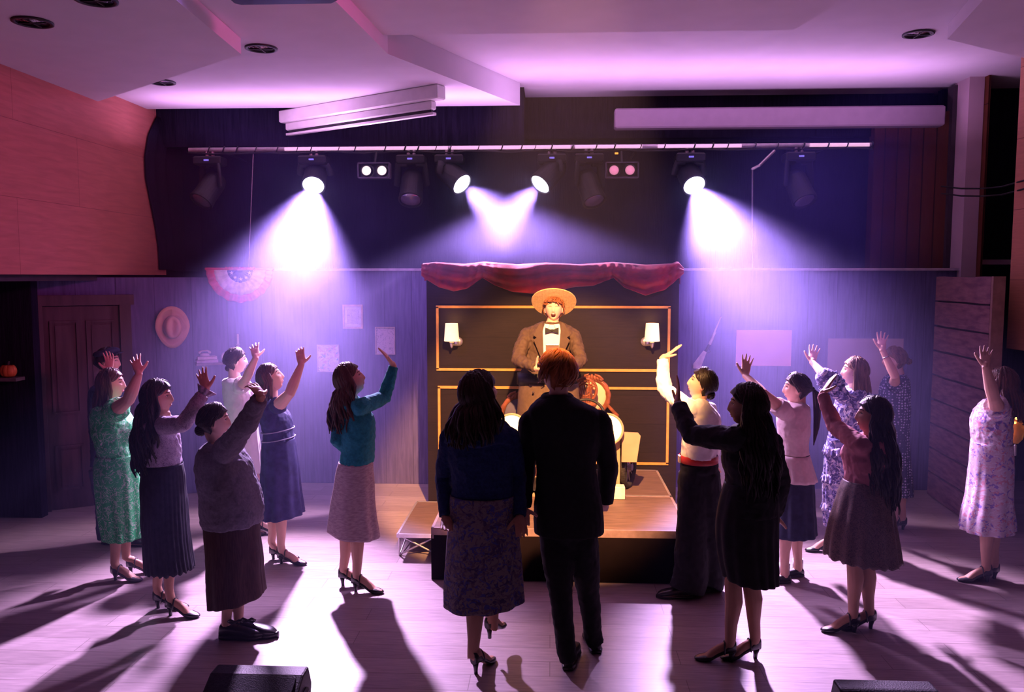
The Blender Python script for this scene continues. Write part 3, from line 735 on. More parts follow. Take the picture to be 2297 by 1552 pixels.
# bunting fan
def bunting():
    c = on_wall(537, 606, off=.02)
    root = empty('bunting_fan', c, 'red, white and blue pleated half-round bunting under the set wall ledge', 'bunting')
    F = wall_frame(c); Rr = .33
    for (r0, r1, m, nm) in ((.26, .34, mat('bunting_red', (.55, .03, .08), .7), 'red_band'), (.13, .26, mat('bunting_white', (.8, .76, .82), .7), 'white_band'), (.03, .13, mat('bunting_blue', (.06, .07, .32), .7), 'blue_band')):
        b = MB(); n = 96; rg = []
        for k in range(5):
            r = lerp(r0, r1, k / 4)
            rg.append([c + F @ V((-r * math.cos(math.pi * i / n) * 1.0, .03 + .016 * math.cos(i * 2 * math.pi / 8) * (r / Rr), -r * math.sin(math.pi * i / n) * (1 + .02 * math.cos(i * math.pi / 6)))) for i in range(n + 1)])
        b.loft(rg, cap=False, closed=False); o = b.build(nm, m, root, smooth=True, mods=[('SOLIDIFY', dict(thickness=.004))])
        if nm == 'blue_band':
            for k in range(5):
                a = math.pi * (k + .5) / 5; cc = F @ V((-.095 * math.cos(a), .054, -.095 * math.sin(a))) + c; bb = MB(); pp = []
                for j in range(10):
                    rr = .022 if j % 2 == 0 else .009; t = math.pi / 2 + j * math.pi / 5; pp.append((rr * math.cos(t), rr * math.sin(t)))
                bb.loft([[cc + F @ V((x, y, z)) for x, z in pp] for y in (0, .004)]); bb.build('star', MATS['bunting_white'], o)
    b = MB(); b.tube([c + F @ V((-.34, .03, .012)), c + F @ V((.34, .03, .012))], .014, 8); b.tube([c + F @ V((x * .01, .035 + .01 * math.sin(x), .02 + .006 * math.cos(x * 2.3))) for x in range(-14, 15)], .012, 6); b.build('gathered_top', MATS['bunting_red'], root, smooth=True)
bunting()
# shelf with bits
def shelf():
    Pw = lambda px, py, o=.0: on_wall(px, py, off=o)
    a, c = Pw(436, 811), Pw(562, 811); m = (a + c) / 2; m.z = Pw(480, 811).z
    M_sh = mat('shelf_board', (.22, .15, .2), .6)
    L = (V((a.x, a.y, 0)) - V((c.x, c.y, 0))).length
    root = empty('wall_shelf', m, 'narrow shelf on the angled set wall holding books and a clock', 'shelf')
    F = wall_frame(m)
    b = MB(); b.box(m + F @ V((0, .07, -.012)), (L, .14, .022), rot=wang); b.build('board', M_sh, root)
    for s in (-.35, .35):
        b = MB(); b.box(m + F @ V((s * L, .05, -.06)), (.02, .09, .075), rot=wang); b.build('bracket', M_sh, root)
    def at(px): p = Pw(px, 800); p.z = m.z; return p
    for i, (z, lb, col, w) in enumerate(((.018, 'lower pale book of the pair lying on the wall shelf', (.45, .32, .52), .2), (.052, 'upper pale book of the pair lying on the wall shelf', (.62, .5, .66), .18))):
        p = at(461); rt = empty('book', p + F @ V((0, .07, z - .016)), lb, 'book', 'books lying on the wall shelf')
        b = MB(); b.box(p + F @ V((0, .07, z)), (w, .11, .022), rot=wang); b.build('pages', M_white, rt)
        b = MB(); b.box(p + F @ V((0, .07, z + .013)), (w + .01, .12, .004), rot=wang); b.box(p + F @ V((0, .07, z - .014)), (w + .01, .12, .004), rot=wang); b.box(p + F @ V((0, .128, z)), (w + .01, .004, .03), rot=wang); b.build('cover', mat('book_cover_%s' % ('lower', 'upper')[i], col, .6), rt)
    p = at(457) + V((0, 0, .069)); rt = empty('desk_telephone', p + F @ V((0, .07, 0)), 'small old telephone standing on the books on the shelf', 'telephone')
    b = MB(); b.lathe(p + F @ V((0, .07, 0)), [(.05, 0), (.045, .02), (.03, .03)], 20); b.build('body', mat('aged_white', (.6, .5, .62), .4), rt, smooth=True)
    b = MB(); b.tube([p + F @ V((-.05, .07, .038)), p + F @ V((-.03, .07, .055)), p + F @ V((.03, .07, .055)), p + F @ V((.05, .07, .038))], [.015, .008, .008, .015], 8); b.build('receiver', MATS['aged_white'], rt, smooth=True)
    p = at(504) + F @ V((0, .07, .052)); rt = empty('round_clock', p - V((0, 0, .05)), 'round pale clock on the wall shelf behind the white-dressed woman', 'clock')
    q = wn.to_track_quat('Z', 'Y').to_matrix()
    b = MB(); b.lathe(p, [(.05, -.015), (.052, .01), (.045, .014)], 24, rot=q); b.build('case', MATS['aged_white'], rt, smooth=True)
    b = MB(); b.lathe(p, [(.043, .014), (.04, .016)], 24, rot=q); b.build('dial', M_white, rt)
    p = at(532) + F @ V((0, .07, 0)); rt = empty('candlestick', p, 'slender pale candlestick at the right end of the wall shelf', 'candlestick')
    b = MB(); b.lathe(p, [(.04, 0), (.035, .012), (.012, .025), (.016, .06), (.009, .09), (.014, .13), (.009, .16), (.02, .175), (.018, .18)], 16); b.build('holder', MATS['aged_white'], rt, smooth=True)
    b = MB(); b.lathe(p, [(.012, .18), (.012, .285), (.003, .29)], 12); b.build('candle', M_white, rt, smooth=True)
shelf()
# ledge with a dark orange ornament, far left
b = MB(); a = PY(40, 850, 7.28); b.box((a.x - .25, 7.28, a.z), (.55, .13, .03)); tag(b.build('ledge', mat('ledge_dark', (.12, .1, .1), .5)), 'dark ledge at the far left edge below the wood panelling', 'shelf')
a2_ = PY(18, 826, 7.28)
rt = empty('orange_ornament', V((a2_.x, 7.28, a.z + .015)), 'dim orange round ornament on the ledge at the far left edge', 'ornament')
b = MB()
for k in range(8):
    t = k * math.pi / 4; b.ell(V((a2_.x + .035 * math.cos(t), 7.28 + .02 * math.sin(t), a.z + .075)), .045, .04, .058, nu=12, nv=8)
b.build('body', mat('burnt_orange', (.45, .12, .03), .5), rt, smooth=True)
b = MB(); b.tube([V((a2_.x, 7.28, a.z + .12)), V((a2_.x + .01, 7.28, a.z + .155))], .01, 6); b.build('stem', M_dark, rt)

# plank flat on the right
def plank_flat():
    A, B_ = V((PY(2226, 700, 7.35).x, 7.35, 0)), V((PY(2106, 620, 8.6).x, 8.6, 0)); d = (B_ - A).normalized(); n = V((-d.y, d.x, 0)); L = (B_ - A).length; H = 2.27; ang = math.atan2(d.y, d.x)
    root = empty('plank_flat', (A + B_) / 2, 'weathered mauve plank wall flat standing at the right side', 'scenery flat')
    M = mat('weathered_plank', (.30, .15, .16), .75, .3, 5, c2=(.16, .07, .10), stretch=(1, 1, 5), bump=.3)
    b = MB(); m = (A + B_) / 2 - n * .02; b.box((m.x, m.y, H / 2), (L, .03, H - .01), rot=ang); b.build('backing', M_dark, root)
    k = 9; ph = H / k
    for i in range(k):
        b = MB(); z0, z1 = i * ph + .012, (i + 1) * ph - .006; N = 16; top = []; bot = []
        for j in range(N + 1):
            t = j / N; top.append((t, z1 + .008 * noise.noise(V((t * 4, i * 3.1, 0))))); bot.append((t, z0 + .008 * noise.noise(V((t * 4, i * 5.1, 2)))))
        pl = top + bot[::-1]
        b.prism(pl, 0, .025, fn=lambda t, z, y: V((A.x, A.y, 0)) + d * (t * L) + n * (y - .002) + V((0, 0, z))); b.build('plank', M, root)
    b = MB(); c = A - d * .02 - n * .03; b.box((c.x, c.y, H / 2), (.04, .10, H), rot=ang); b.build('end_post', mat('post_timber', (.30, .17, .14), .7), root)
plank_flat()
# musicians' corner at the right edge
def corner():
    p = PY(2262, 850, 7.3)
    root = empty('equipment_rack', (4.56, 6.95, 0), 'dark equipment rack with tiny coloured lights at the right edge', 'equipment rack')
    b = MB(); b.box((4.56, 6.95, .80), (.5, .45, 1.58), bev=.01); b.build('cabinet', M_blk, root)
    for i in range(4):
        b = MB(); z = 1.48 - i * .2; b.box((4.56, 6.72, z), (.44, .02, .15)); un = b.build('rack_unit', mat('rack_face', (.05, .05, .06), .4), root)
        for k in range(7):
            b = MB(); x = 4.41 + k * .05; b.ell((x, 6.707, z - .03 + .03 * (k % 2)), .006, .006, .006, nu=8, nv=6)
            cc = [(.1, .9, .5), (.9, .1, .3), (.3, .4, 1), (.9, .5, .6)][(i + k) % 4]; b.build('status_light', emit('status_%d%d%d' % tuple(int(v * 9) for v in cc), cc, 1.2), un)
    # warm string lights on a brass stand
    c = PY(2280, 955, 6.6); root = empty('lit_lantern_cluster', (c.x, 6.6, .8), 'cluster of warm amber string lights at the right edge', 'string lights')
    b = MB(); pts = [c + V((.12 * math.cos(t * 1.3) * (1 - t * .05), .05 * math.sin(t * 2), -.11 + t * .022)) for t in [k * .3 for k in range(34)]]
    b.tube(pts, .005, 6); b.build('wire', M_dark, root)
    b = MB(); b.lathe(c + V((0, 0, -.16)), [(.02, .02), (.05, .06), (.06, .14), (.04, .2), (.015, .22)], 20); b.build('amber_body', mat('amber_glass', (.5, .16, .03), .3, emis=.12), root, smooth=True)
    for k in range(0, 34, 3):
        b = MB(); b.ell(pts[k] + V((0, -.03, 0)), .011, nu=8, nv=6); b.build('bulb', emit('amber_bulb', (1, .45, .08), 5), root)
    b = MB(); b.tube([c + V((0, 0, -.16)), V((c.x, 6.6, .86))], .012, 8); b.build('stem', M_metal, root)
    # curved wooden counter below
    root = empty('curved_counter', (4.55, 6.7, 0), 'curved wooden counter front at the right edge behind the floral dress', 'counter')
    n = 20; b = MB(); C_ = V((4.75, 6.85, 0)); rr = .72
    arc = [(C_.x + rr * math.cos(R(165 + i * 8)), C_.y + rr * math.sin(R(165 + i * 8))) for i in range(n)]
    inn = [(C_.x + (rr - .04) * math.cos(R(165 + i * 8)), C_.y + (rr - .04) * math.sin(R(165 + i * 8))) for i in range(n)]
    b.prism(arc + inn[::-1], 0, .66); b.build('front_panel', planks('counter_wood', (.22, .09, .07), (.18, .07, .06), (.06, .02, .02), 3, .15, axes='zx', ms=.004), root)
    arc2 = [(C_.x + (rr + .03) * math.cos(R(165 + i * 8)), C_.y + (rr + .03) * math.sin(R(165 + i * 8))) for i in range(n)]
    b = MB(); b.prism(arc2, .66, .69); b.build('counter_top', mat('dark_top', (.07, .05, .06), .3), root)
    b = MB(); b.tube([(x, y, .69) for x, y in arc2], .012, 8); b.build('brass_rim', mat('brass_rim', (.75, .35, .18), .3, metal=.7), root, smooth=True)
corner()
# cables on the right
for (y0, y1, y2, lb) in ((418, 420, 404, 'upper black cable strung across the pier at the right edge'), (434, 437, 423, 'lower black cable strung across the pier at the right edge')):
    b = MB(); A, B1, B2 = PY(2112, y0, 8.62), PY(2200, y1 + 3, 8.5), PY(2300, y2, 7.4)
    b.tube([A, (A + B1) / 2 - V((0, 0, .01)), B1, (B1 + B2) / 2 - V((0, 0, .02)), B2], .008, 6); tag(b.build('cable', M_blk), lb, 'cable', 'cables on the right pier')
# floor monitors
def monitor(px0, px1, py, Y, lb, H=.34):
    a, c = PY(px0, py, Y), PY(px1, py, Y); H = (a.z + c.z) / 2; w = c.x - a.x; x = (a.x + c.x) / 2
    root = empty('floor_monitor', (x, Y - .2, 0), lb, 'speaker')
    b = MB(); prof = [(.0, 0), (.03, H * .5), (-.02, H), (-.12, H), (-.40, .08), (-.40, 0)]
    b.prism(prof, -w / 2, w / 2, fn=lambda y, z, xx: V((x + xx, Y + .02 + y, z))); b.build('cabinet', mat('monitor_black', (.018, .016, .022), .55, .3, 60, bump=.2), root, mods=[('BEVEL', dict(width=.012, segments=2))])
    b = MB(); p0, p1 = V((0, Y + .02 - .13, H - .01)), V((0, Y + .02 - .39, .09)); nn = V((0, -(p0.z - p1.z), -(p1.y - p0.y))); nn = V((0, -(H - .1), (.28))).normalized()
    for k in range(1): b.loft([[V((x + sx * (w / 2 - .03), 0, 0)) + lerp(p0, p1, t) + nn * o for sx, t in ((-1, .04), (1, .04), (1, .95), (-1, .95))] for o in (-.005, .012)])
    b.build('grille', mat('grille_cloth', (.03, .028, .035), .9, .3, 90, bump=.5), root)
    for s in (-1, 1):
        b = MB(); b.tube([V((x + s * (w / 2 + .004), Y - .06, H * .55)), V((x + s * (w / 2 + .004), Y - .16, H * .55))], .014, 8); b.build('side_handle', M_blk, root)
monitor(488, 693, 1491, 4.12, 'black wedge floor monitor at the bottom edge, left')
monitor(1868, 2086, 1524, 4.02, 'black wedge floor monitor at the bottom edge, right')

# ---------------------------------------------------------------- people
M_skin = {k: mat('skin_' + k, c, .5, .05, 9, spec=.35) for k, c in dict(fair=(.72, .42, .32), light=(.62, .35, .26), tan=(.46, .24, .16), pale=(.80, .50, .42)).items()}
M_lips = mat('lips', (.42, .10, .10), .4); M_eyew = mat('eye_white', (.75, .72, .70), .2); M_iris = mat('iris_dark', (.03, .02, .015), .15)
M_mouth = mat('mouth_dark', (.06, .01, .01), .6); M_brow = {}
M_shoe = mat('black_leather', (.02, .018, .022), .28, .1, 30, spec=.6)
M_shoeg = mat('grey_leather', (.10, .10, .13), .22, .1, 30, spec=.7)

def catmull(rows, n):
    out = []; N = len(rows)
    for i in range(N - 1):
        p0, p1, p2, p3 = rows[max(i - 1, 0)], rows[i], rows[i + 1], rows[min(i + 2, N - 1)]
        for k in range(n):
            t = k / n
            out.append(tuple(.5 * ((2 * b) + (-a + c) * t + (2 * a - 5 * b + 4 * c - d) * t * t + (-a + 3 * b - 3 * c + d) * t ** 3) for a, b, c, d in zip(p0, p1, p2, p3)))
    out.append(tuple(rows[-1])); return out

def head_pt(az, el, op=0.0, k=0.0):
    """unit head: az 0 = front (+y), el -90..90; returns local point for a 0.225 m head; k pushes outwards"""
    d = V((math.sin(az) * math.cos(el), math.cos(az) * math.cos(el), math.sin(el)))
    x, y, z = d.x * .073, d.y * .093, d.z * .112
    if y > 0: y *= .93
    t = max(0, -z / .112)
    x *= 1 - .42 * t ** 1.6
    if y < 0: y *= 1 - .55 * t; z *= 1 - .18 * t * min(1, -y / .05)
    else: y *= 1 - .02 * t
    if z > 0: x *= 1 + .04 * math.sin(math.pi * min(1, z / .09)) * (1 if y < .03 else .3)
    if y < -.02 and z > -.02: y *= 1.06
    if y > .02:
        f = min(1, (y - .02) / .03)
        g = lambda cx, cz, sx, sz: math.exp(-((abs(x) - cx) / sx) ** 2 - ((z - cz) / sz) ** 2)
        dy = 0
        nz = (z - .020) / -.055                       # nose ramp from bridge to tip
        if 0 < nz < 1.25: dy += (.006 + .0155 * min(nz, 1) ** 1.3) * math.exp(-(x / (.010 + .006 * min(nz, 1))) ** 2) * (1 if nz < 1 else max(0, 1 - (nz - 1) / .25))
        dy += -.010 * g(.031, .010, .016, .011) + .005 * g(.030, .032, .022, .008) + .004 * g(.040, -.018, .018, .018)
        dy += .007 * math.exp(-(x / .024) ** 2 - ((z + .060) / .010) ** 2) - .004 * math.exp(-(x / .022) ** 2 - ((z + .0625) / .0025) ** 2)
        dy += -.003 * math.exp(-(x / .02) ** 2 - ((z + .078) / .006) ** 2) + .010 * math.exp(-(x / .02) ** 2 - ((z + .098) / .012) ** 2)
        if op: dy += -.02 * op * math.exp(-(x / .017) ** 2 - ((z + .066) / .011) ** 2)
        y += dy * f
    p = V((x, y, z))
    if k: p += d * k
    return p

class Frame:
    def __init__(s, c, yaw, pitch, roll=0, sc=1.0):
        s.c = c; f = V((math.cos(R(yaw)) * math.cos(R(pitch)), math.sin(R(yaw)) * math.cos(R(pitch)), math.sin(R(pitch))))
        r = V((math.sin(R(yaw)), -math.cos(R(yaw)), 0)); u = r.cross(f)
        s.q = Matrix((r, f, u)).transposed() @ Matrix.Rotation(R(roll), 3, 'Y'); s.k = sc
    def __call__(s, p): return s.c + s.q @ (V(p) * s.k)

def hand(mb, wrist, tip, thumb, curl=0.25, spread=1.0, s=1.0, curls=None):
    d = (tip - wrist).normalized(); l = (thumb - d * thumb.dot(d)).normalized(); n = d.cross(l)
    P = lambda a, b, c: wrist + d * (a * s) + l * (b * s) + n * (c * s)
    # palm
    rg = []
    for a, w, th in ((-.02, .023, .018), (0, .025, .018), (.025, .031, .016), (.055, .0375, .014), (.085, .0385, .0115), (.093, .033, .008)):
        rg.append([P(a, w * math.cos(t) + (.002 if a > .04 else 0), th * math.sin(t)) for t in [2 * math.pi * k / 14 for k in range(14)]])
    mb.loft(rg)
    for i, (b, L, fan, r) in enumerate(((.0285, .084, 8, .0082), (.010, .094, 2, .0085), (-.009, .087, -4, .0082), (-.0275, .070, -11, .0073))):
        cu = (curls[i] if curls else curl * (1 + .25 * i)); a = 0; p = P(.078, b * .97, 0); pts = [p, P(.088, b, 0)]
        fd = R(fan * spread)
        for seg in (.45, .30, .25):
            a += cu * (.55 if seg == .45 else .8)
            dr = (d * math.cos(fd) + l * math.sin(fd)) * math.cos(a) + n * math.sin(a)
            pts.append(pts[-1] + dr * (L * seg * s))
        mb.tube(pts, [r * s * q for q in (1.1, 1.08, 1.0, .92, .72)], 8)
    p0 = P(.018, .022, 0); t1 = (d * .62 + l * .72 + n * .28).normalized(); t2 = (d * .80 + l * .5 + n * .22).normalized()
    p1 = p0 + t1 * (.036 * s); p2 = p1 + (t1 + t2).normalized() * (.030 * s); p3 = p2 + t2 * (.022 * s)
    mb.tube([p0, p1, p2, p3], [x * s for x in (.0155, .0125, .0105, .0085)], 8)

def foot_shape(mb, hp, yaw, L, heel, kind, part):
    """hp: floor point under the heel"""
    f = V((math.cos(R(yaw)), math.sin(R(yaw)), 0)); r = V((f.y, -f.x, 0)); Z = V((0, 0, 1)); k = L / .25
    P = lambda a, b, c: hp + f * (a * k) + r * (b * k) + Z * (c * k)
    H = heel
    sec = [(0.0, .022, H, H + .075), (.03, .030, H - .002, H + .082), (.07, .031, H * .9, H + .060), (.11, .032, H * .55 + .001, H * .75 + .055), (.15, .038, H * .16 + .001, H * .4 + .046), (.185, .042, .001, .042), (.22, .036, .002, .032), (.245, .020, .005, .024), (.254, .008, .009, .018)]
    if part == 'foot':
        rg = [[P(a, (w - .004) * math.cos(t), (lo + hi) / 2 + .002 + (hi - lo + (.016 if .05 < a < .17 else 0)) / 2 * math.sin(t)) for t in [2 * math.pi * j / 12 for j in range(12)]] for a, w, lo, hi in sec[:-1]]
        mb.loft(rg); return
    if kind == 'pump':
        rg = []
        for i, (a, w, lo, hi) in enumerate(sec):
            if .05 < a < .16: hi = lo + (hi - lo) * .5
            row = []
            for j in range(14):
                t = 2 * math.pi * j / 14; row.append(P(a, (w + .002) * (abs(math.cos(t)) ** .7) * (1 if math.cos(t) > 0 else -1), (lo + hi) / 2 + (hi - lo) / 2 * (abs(math.sin(t)) ** .8) * (1 if math.sin(t) > 0 else -1)))
            rg.append(row)
        mb.loft(rg)
    else:
        sh = .012 if kind == 'flat' else 0
        for q in (0, 1):
            rg = []
            for a, w, lo, hi in ([(-.008, .018, 0, .07)] + [(a, w, 0, h2) for (a, w, _, _), h2 in zip(sec, (.088, .094, .085, .078, .070, .062, .054, .042, .030))] + [(.264, .006, .004, .02)]):
                if q == 0: lo_, hi_, ww = .018, hi - sh * 1.5, w + .003
                else: lo_, hi_, ww = 0, .022 if kind != 'chunky' else .034, w + .007
                rg.append([P(a, ww * (abs(math.cos(t)) ** .6) * (1 if math.cos(t) > 0 else -1), (lo_ + hi_) / 2 + (hi_ - lo_) / 2 * (abs(math.sin(t)) ** .7) * (1 if math.sin(t) > 0 else -1)) for t in [2 * math.pi * j / 14 for j in range(14)]])
            mb.loft(rg)

def face_pt(x, z, out=0.0, op=0):
    az, el = math.asin(max(-1, min(1, x / .073))), math.asin(max(-1, min(1, z / .112)))
    for _ in range(12):
        q = head_pt(az, el, op); az += (x - q.x) * 11; el += (z - q.z) * 8
    q = head_pt(az, el, op); return V((x, q.y + out, z))

def make_hair(parent, F, spec, Mh, hc, skull_extra=.012):
    """spec: dict(style, length, vol, wave, n, back)"""
    b = MB(); st = spec.get('style', 'long'); vol = spec.get('vol', 0.0); k0 = .014 + spec.get('thick', 0)
    nu, nv = 96, 64; rg = []
    hl = spec.get('hairline', .055)
    for i in range(1, nv):
        el = -math.pi / 2 + math.pi * i / nv; row = []
        for j in range(nu):
            az = 2 * math.pi * j / nu; a = az if az < math.pi else az - 2 * math.pi
            p = head_pt(az, el); kk = k0 + .003 * noise.noise(V((p.x * 60, p.y * 60, p.z * 25)) + V((hc, 0, 0)))
            low = -.075 if st != 'short' else -.055
            lim = R(82) + (R(24) * max(0, min(1, (.022 - p.z) / .02)) if st in ('short', 'bun', 'pony') else 0)
            if abs(a) < R(125): low = -.075 if st == 'short' and False else -.028 - .045 * max(0, (abs(a) - R(85)) / R(40))
            face = abs(a) < lim and (p.z < hl - .9 * max(0, abs(p.x) - .035))
            under = p.z < low
            if face or under: kk = -.012
            row.append(F(head_pt(az, el, 0, kk)))
        rg.append(row)
    b.loft(rg)
    rr = random.Random(hc * 77 + 5)
    def lock(az, el0, L, rad, wave, out, fwd=0.0):
        pts = []; sgn = 1 if az > 0 else -1
        for t in range(4): pts.append(F(head_pt(az, lerp(el0, R(-5), t / 3), 0, k0 + .004)))
        p = pts[-1].copy(); d = F.q @ V((math.sin(az), math.cos(az), 0)); d.z = 0; d = d.normalized()
        N = max(5, int(L / .028)); ph = rr.uniform(0, 6); w = rr.uniform(.7, 1.3) * wave; side = V((-d.y, d.x, 0)); cl = rr.uniform(24, 34)
        for i in range(1, N + 1):
            s = i / N; q = p + V((0, 0, -L * s)) + d * (out * math.sin(min(1, s * 1.4) * math.pi / 2) + fwd * s)
            q += side * (w * math.sin(ph + cl * L * s)) + d * (w * math.cos(ph + cl * L * s))
            pts.append(q)
        n = len(pts); b.tube(pts, [rad * (1.0 if i < n * .6 else 1.15 * (n - i) / (n * .45) + .12) for i in range(n)], 6)
    ns = spec.get('strands', 90)
    for i in range(ns if st != 'short' else 0):
        s_ = rr.choice((-1, 1)); a0 = rr.uniform(R(4), R(88)); a1 = rr.uniform(max(a0 + R(12), R(93)), R(150)); e0 = R(rr.uniform(58, 86)) if a0 < R(60) else R(rr.uniform(30, 75)); pp = []
        for t in (0, .2, .4, .6, .8, 1):
            az = lerp(a0, a1, t ** .8); el = lerp(e0, R(rr.uniform(-8, 0)), t); q = head_pt(s_ * az, el)
            pp.append(F(head_pt(s_ * az, el, 0, k0 + .0015 + (.004 if q.z > hl else .002))))
        b.tube(pp, [.003, .0055, .0065, .0065, .006, .003], 5)
    L = spec.get('length', .4); wv = spec.get('wave', .006); n = spec.get('n', 90)
    if st in ('long', 'bob'):
        for i in range(n):
            az = rr.uniform(R(spec.get('az0', 82)), R(180)) * rr.choice((-1, 1))
            lock(az, rr.uniform(R(15), R(80)), L * rr.uniform(.78, 1.0) * (1 if abs(az) > R(100) else spec.get('front', .8)), rr.uniform(.008, .013), wv, vol * rr.uniform(.3, 1.0))
    if st in ('short', 'bun', 'pony'):
        for i in range(spec.get('n', 120)):
            if st == 'short':
                az = rr.uniform(-math.pi, math.pi); e0 = R(rr.uniform(10, 88)); e1 = e0 - R(rr.uniform(30, 50))
                if abs(az) > R(80): e1 = max(e1, R(-38))
                else: e1 = max(e1, R(24))
                a1 = az + rr.uniform(-.3, .5) + .3
                b.tube([F(head_pt(lerp(az, a1, t), lerp(e0, e1, t), 0, k0 + .004 + rr.uniform(0, .004))) for t in (0, .33, .66, 1)], [.004, .0075, .006, .002], 5)
            else:
                az = rr.uniform(R(75), R(178)) * rr.choice((-1, 1)); e0 = R(rr.uniform(10, 75)); sg = math.pi if az > 0 else -math.pi
                b.tube([F(head_pt(lerp(az, sg, t), lerp(e0, R(-5), t), 0, k0 + .002)) for t in (0, .35, .7, 1)], [.004, .006, .005, .004], 5)
    if st == 'bun':
        q0 = head_pt(math.pi, spec.get('bz', -.02) / .1); c = F(q0 + V((0, -.030 * spec.get('bs', 1), 0))); q = F.q
        b.ell(c, .034 * spec.get('bs', 1), rot=q, nu=14)
        for i in range(12):
            a = rr.uniform(0, 6); ax = Matrix.Rotation(a, 3, 'Y') @ Matrix.Rotation(rr.uniform(-.5, .5), 3, 'X'); rB = .033 * spec.get('bs', 1)
            b.tube([c + q @ (ax @ V((rB * math.cos(t), rB * .95 * math.sin(t), rr.uniform(-.006, .006)))) for t in [k * .5 for k in range(12)]], .007, 5)
    if st == 'pony':
        p0 = F(V((0, -.105, spec.get('bz', .01)))); d = F.q @ V((0, -1, 0)); d.z = 0; d.normalize(); side = V((-d.y, d.x, 0))
        for i in range(34):
            ph = rr.uniform(0, 6.3); rad = rr.uniform(.0, .02); pts = [p0 - d * .02, p0 + d * .015]
            for k in range(1, 11):
                s = k / 10; w = rad * math.sin(math.pi * (.25 + s * .72))
                pts.append(p0 + d * (.03 + .02 * math.sin(s * 3)) + V((0, 0, .012 - L * s * rr.uniform(.97, 1.03))) + side * (w * math.cos(ph)) + d * (w * math.sin(ph)))
            b.tube(pts, [.008] * 6 + [.0085] * 3 + [.007, .005, .002], 5)
        b.tube([p0 - d * .004, p0 + d * .012], .018, 10)
    return b.build('hair', Mh, parent, smooth=True)

TEX = bpy.data.textures.new('cloth_folds', 'CLOUDS'); TEX.noise_scale = .09; TEX.noise_depth = 2
TEX2 = bpy.data.textures.new('cloth_creases', 'CLOUDS'); TEX2.noise_scale = .035
REMESH = lambda v: ('REMESH', dict(mode='VOXEL', voxel_size=v, use_smooth_shade=True, adaptivity=0))
def cloth_mods(v=.008, disp=.018, it=4): return [REMESH(v), ('SMOOTH', dict(factor=.5, iterations=it)), ('DISPLACE', dict(texture=TEX, strength=disp, mid_level=.5, texture_coords='LOCAL')), ('DISPLACE', dict(texture=TEX2, strength=disp * .55, mid_level=.5, texture_coords='LOCAL'))]

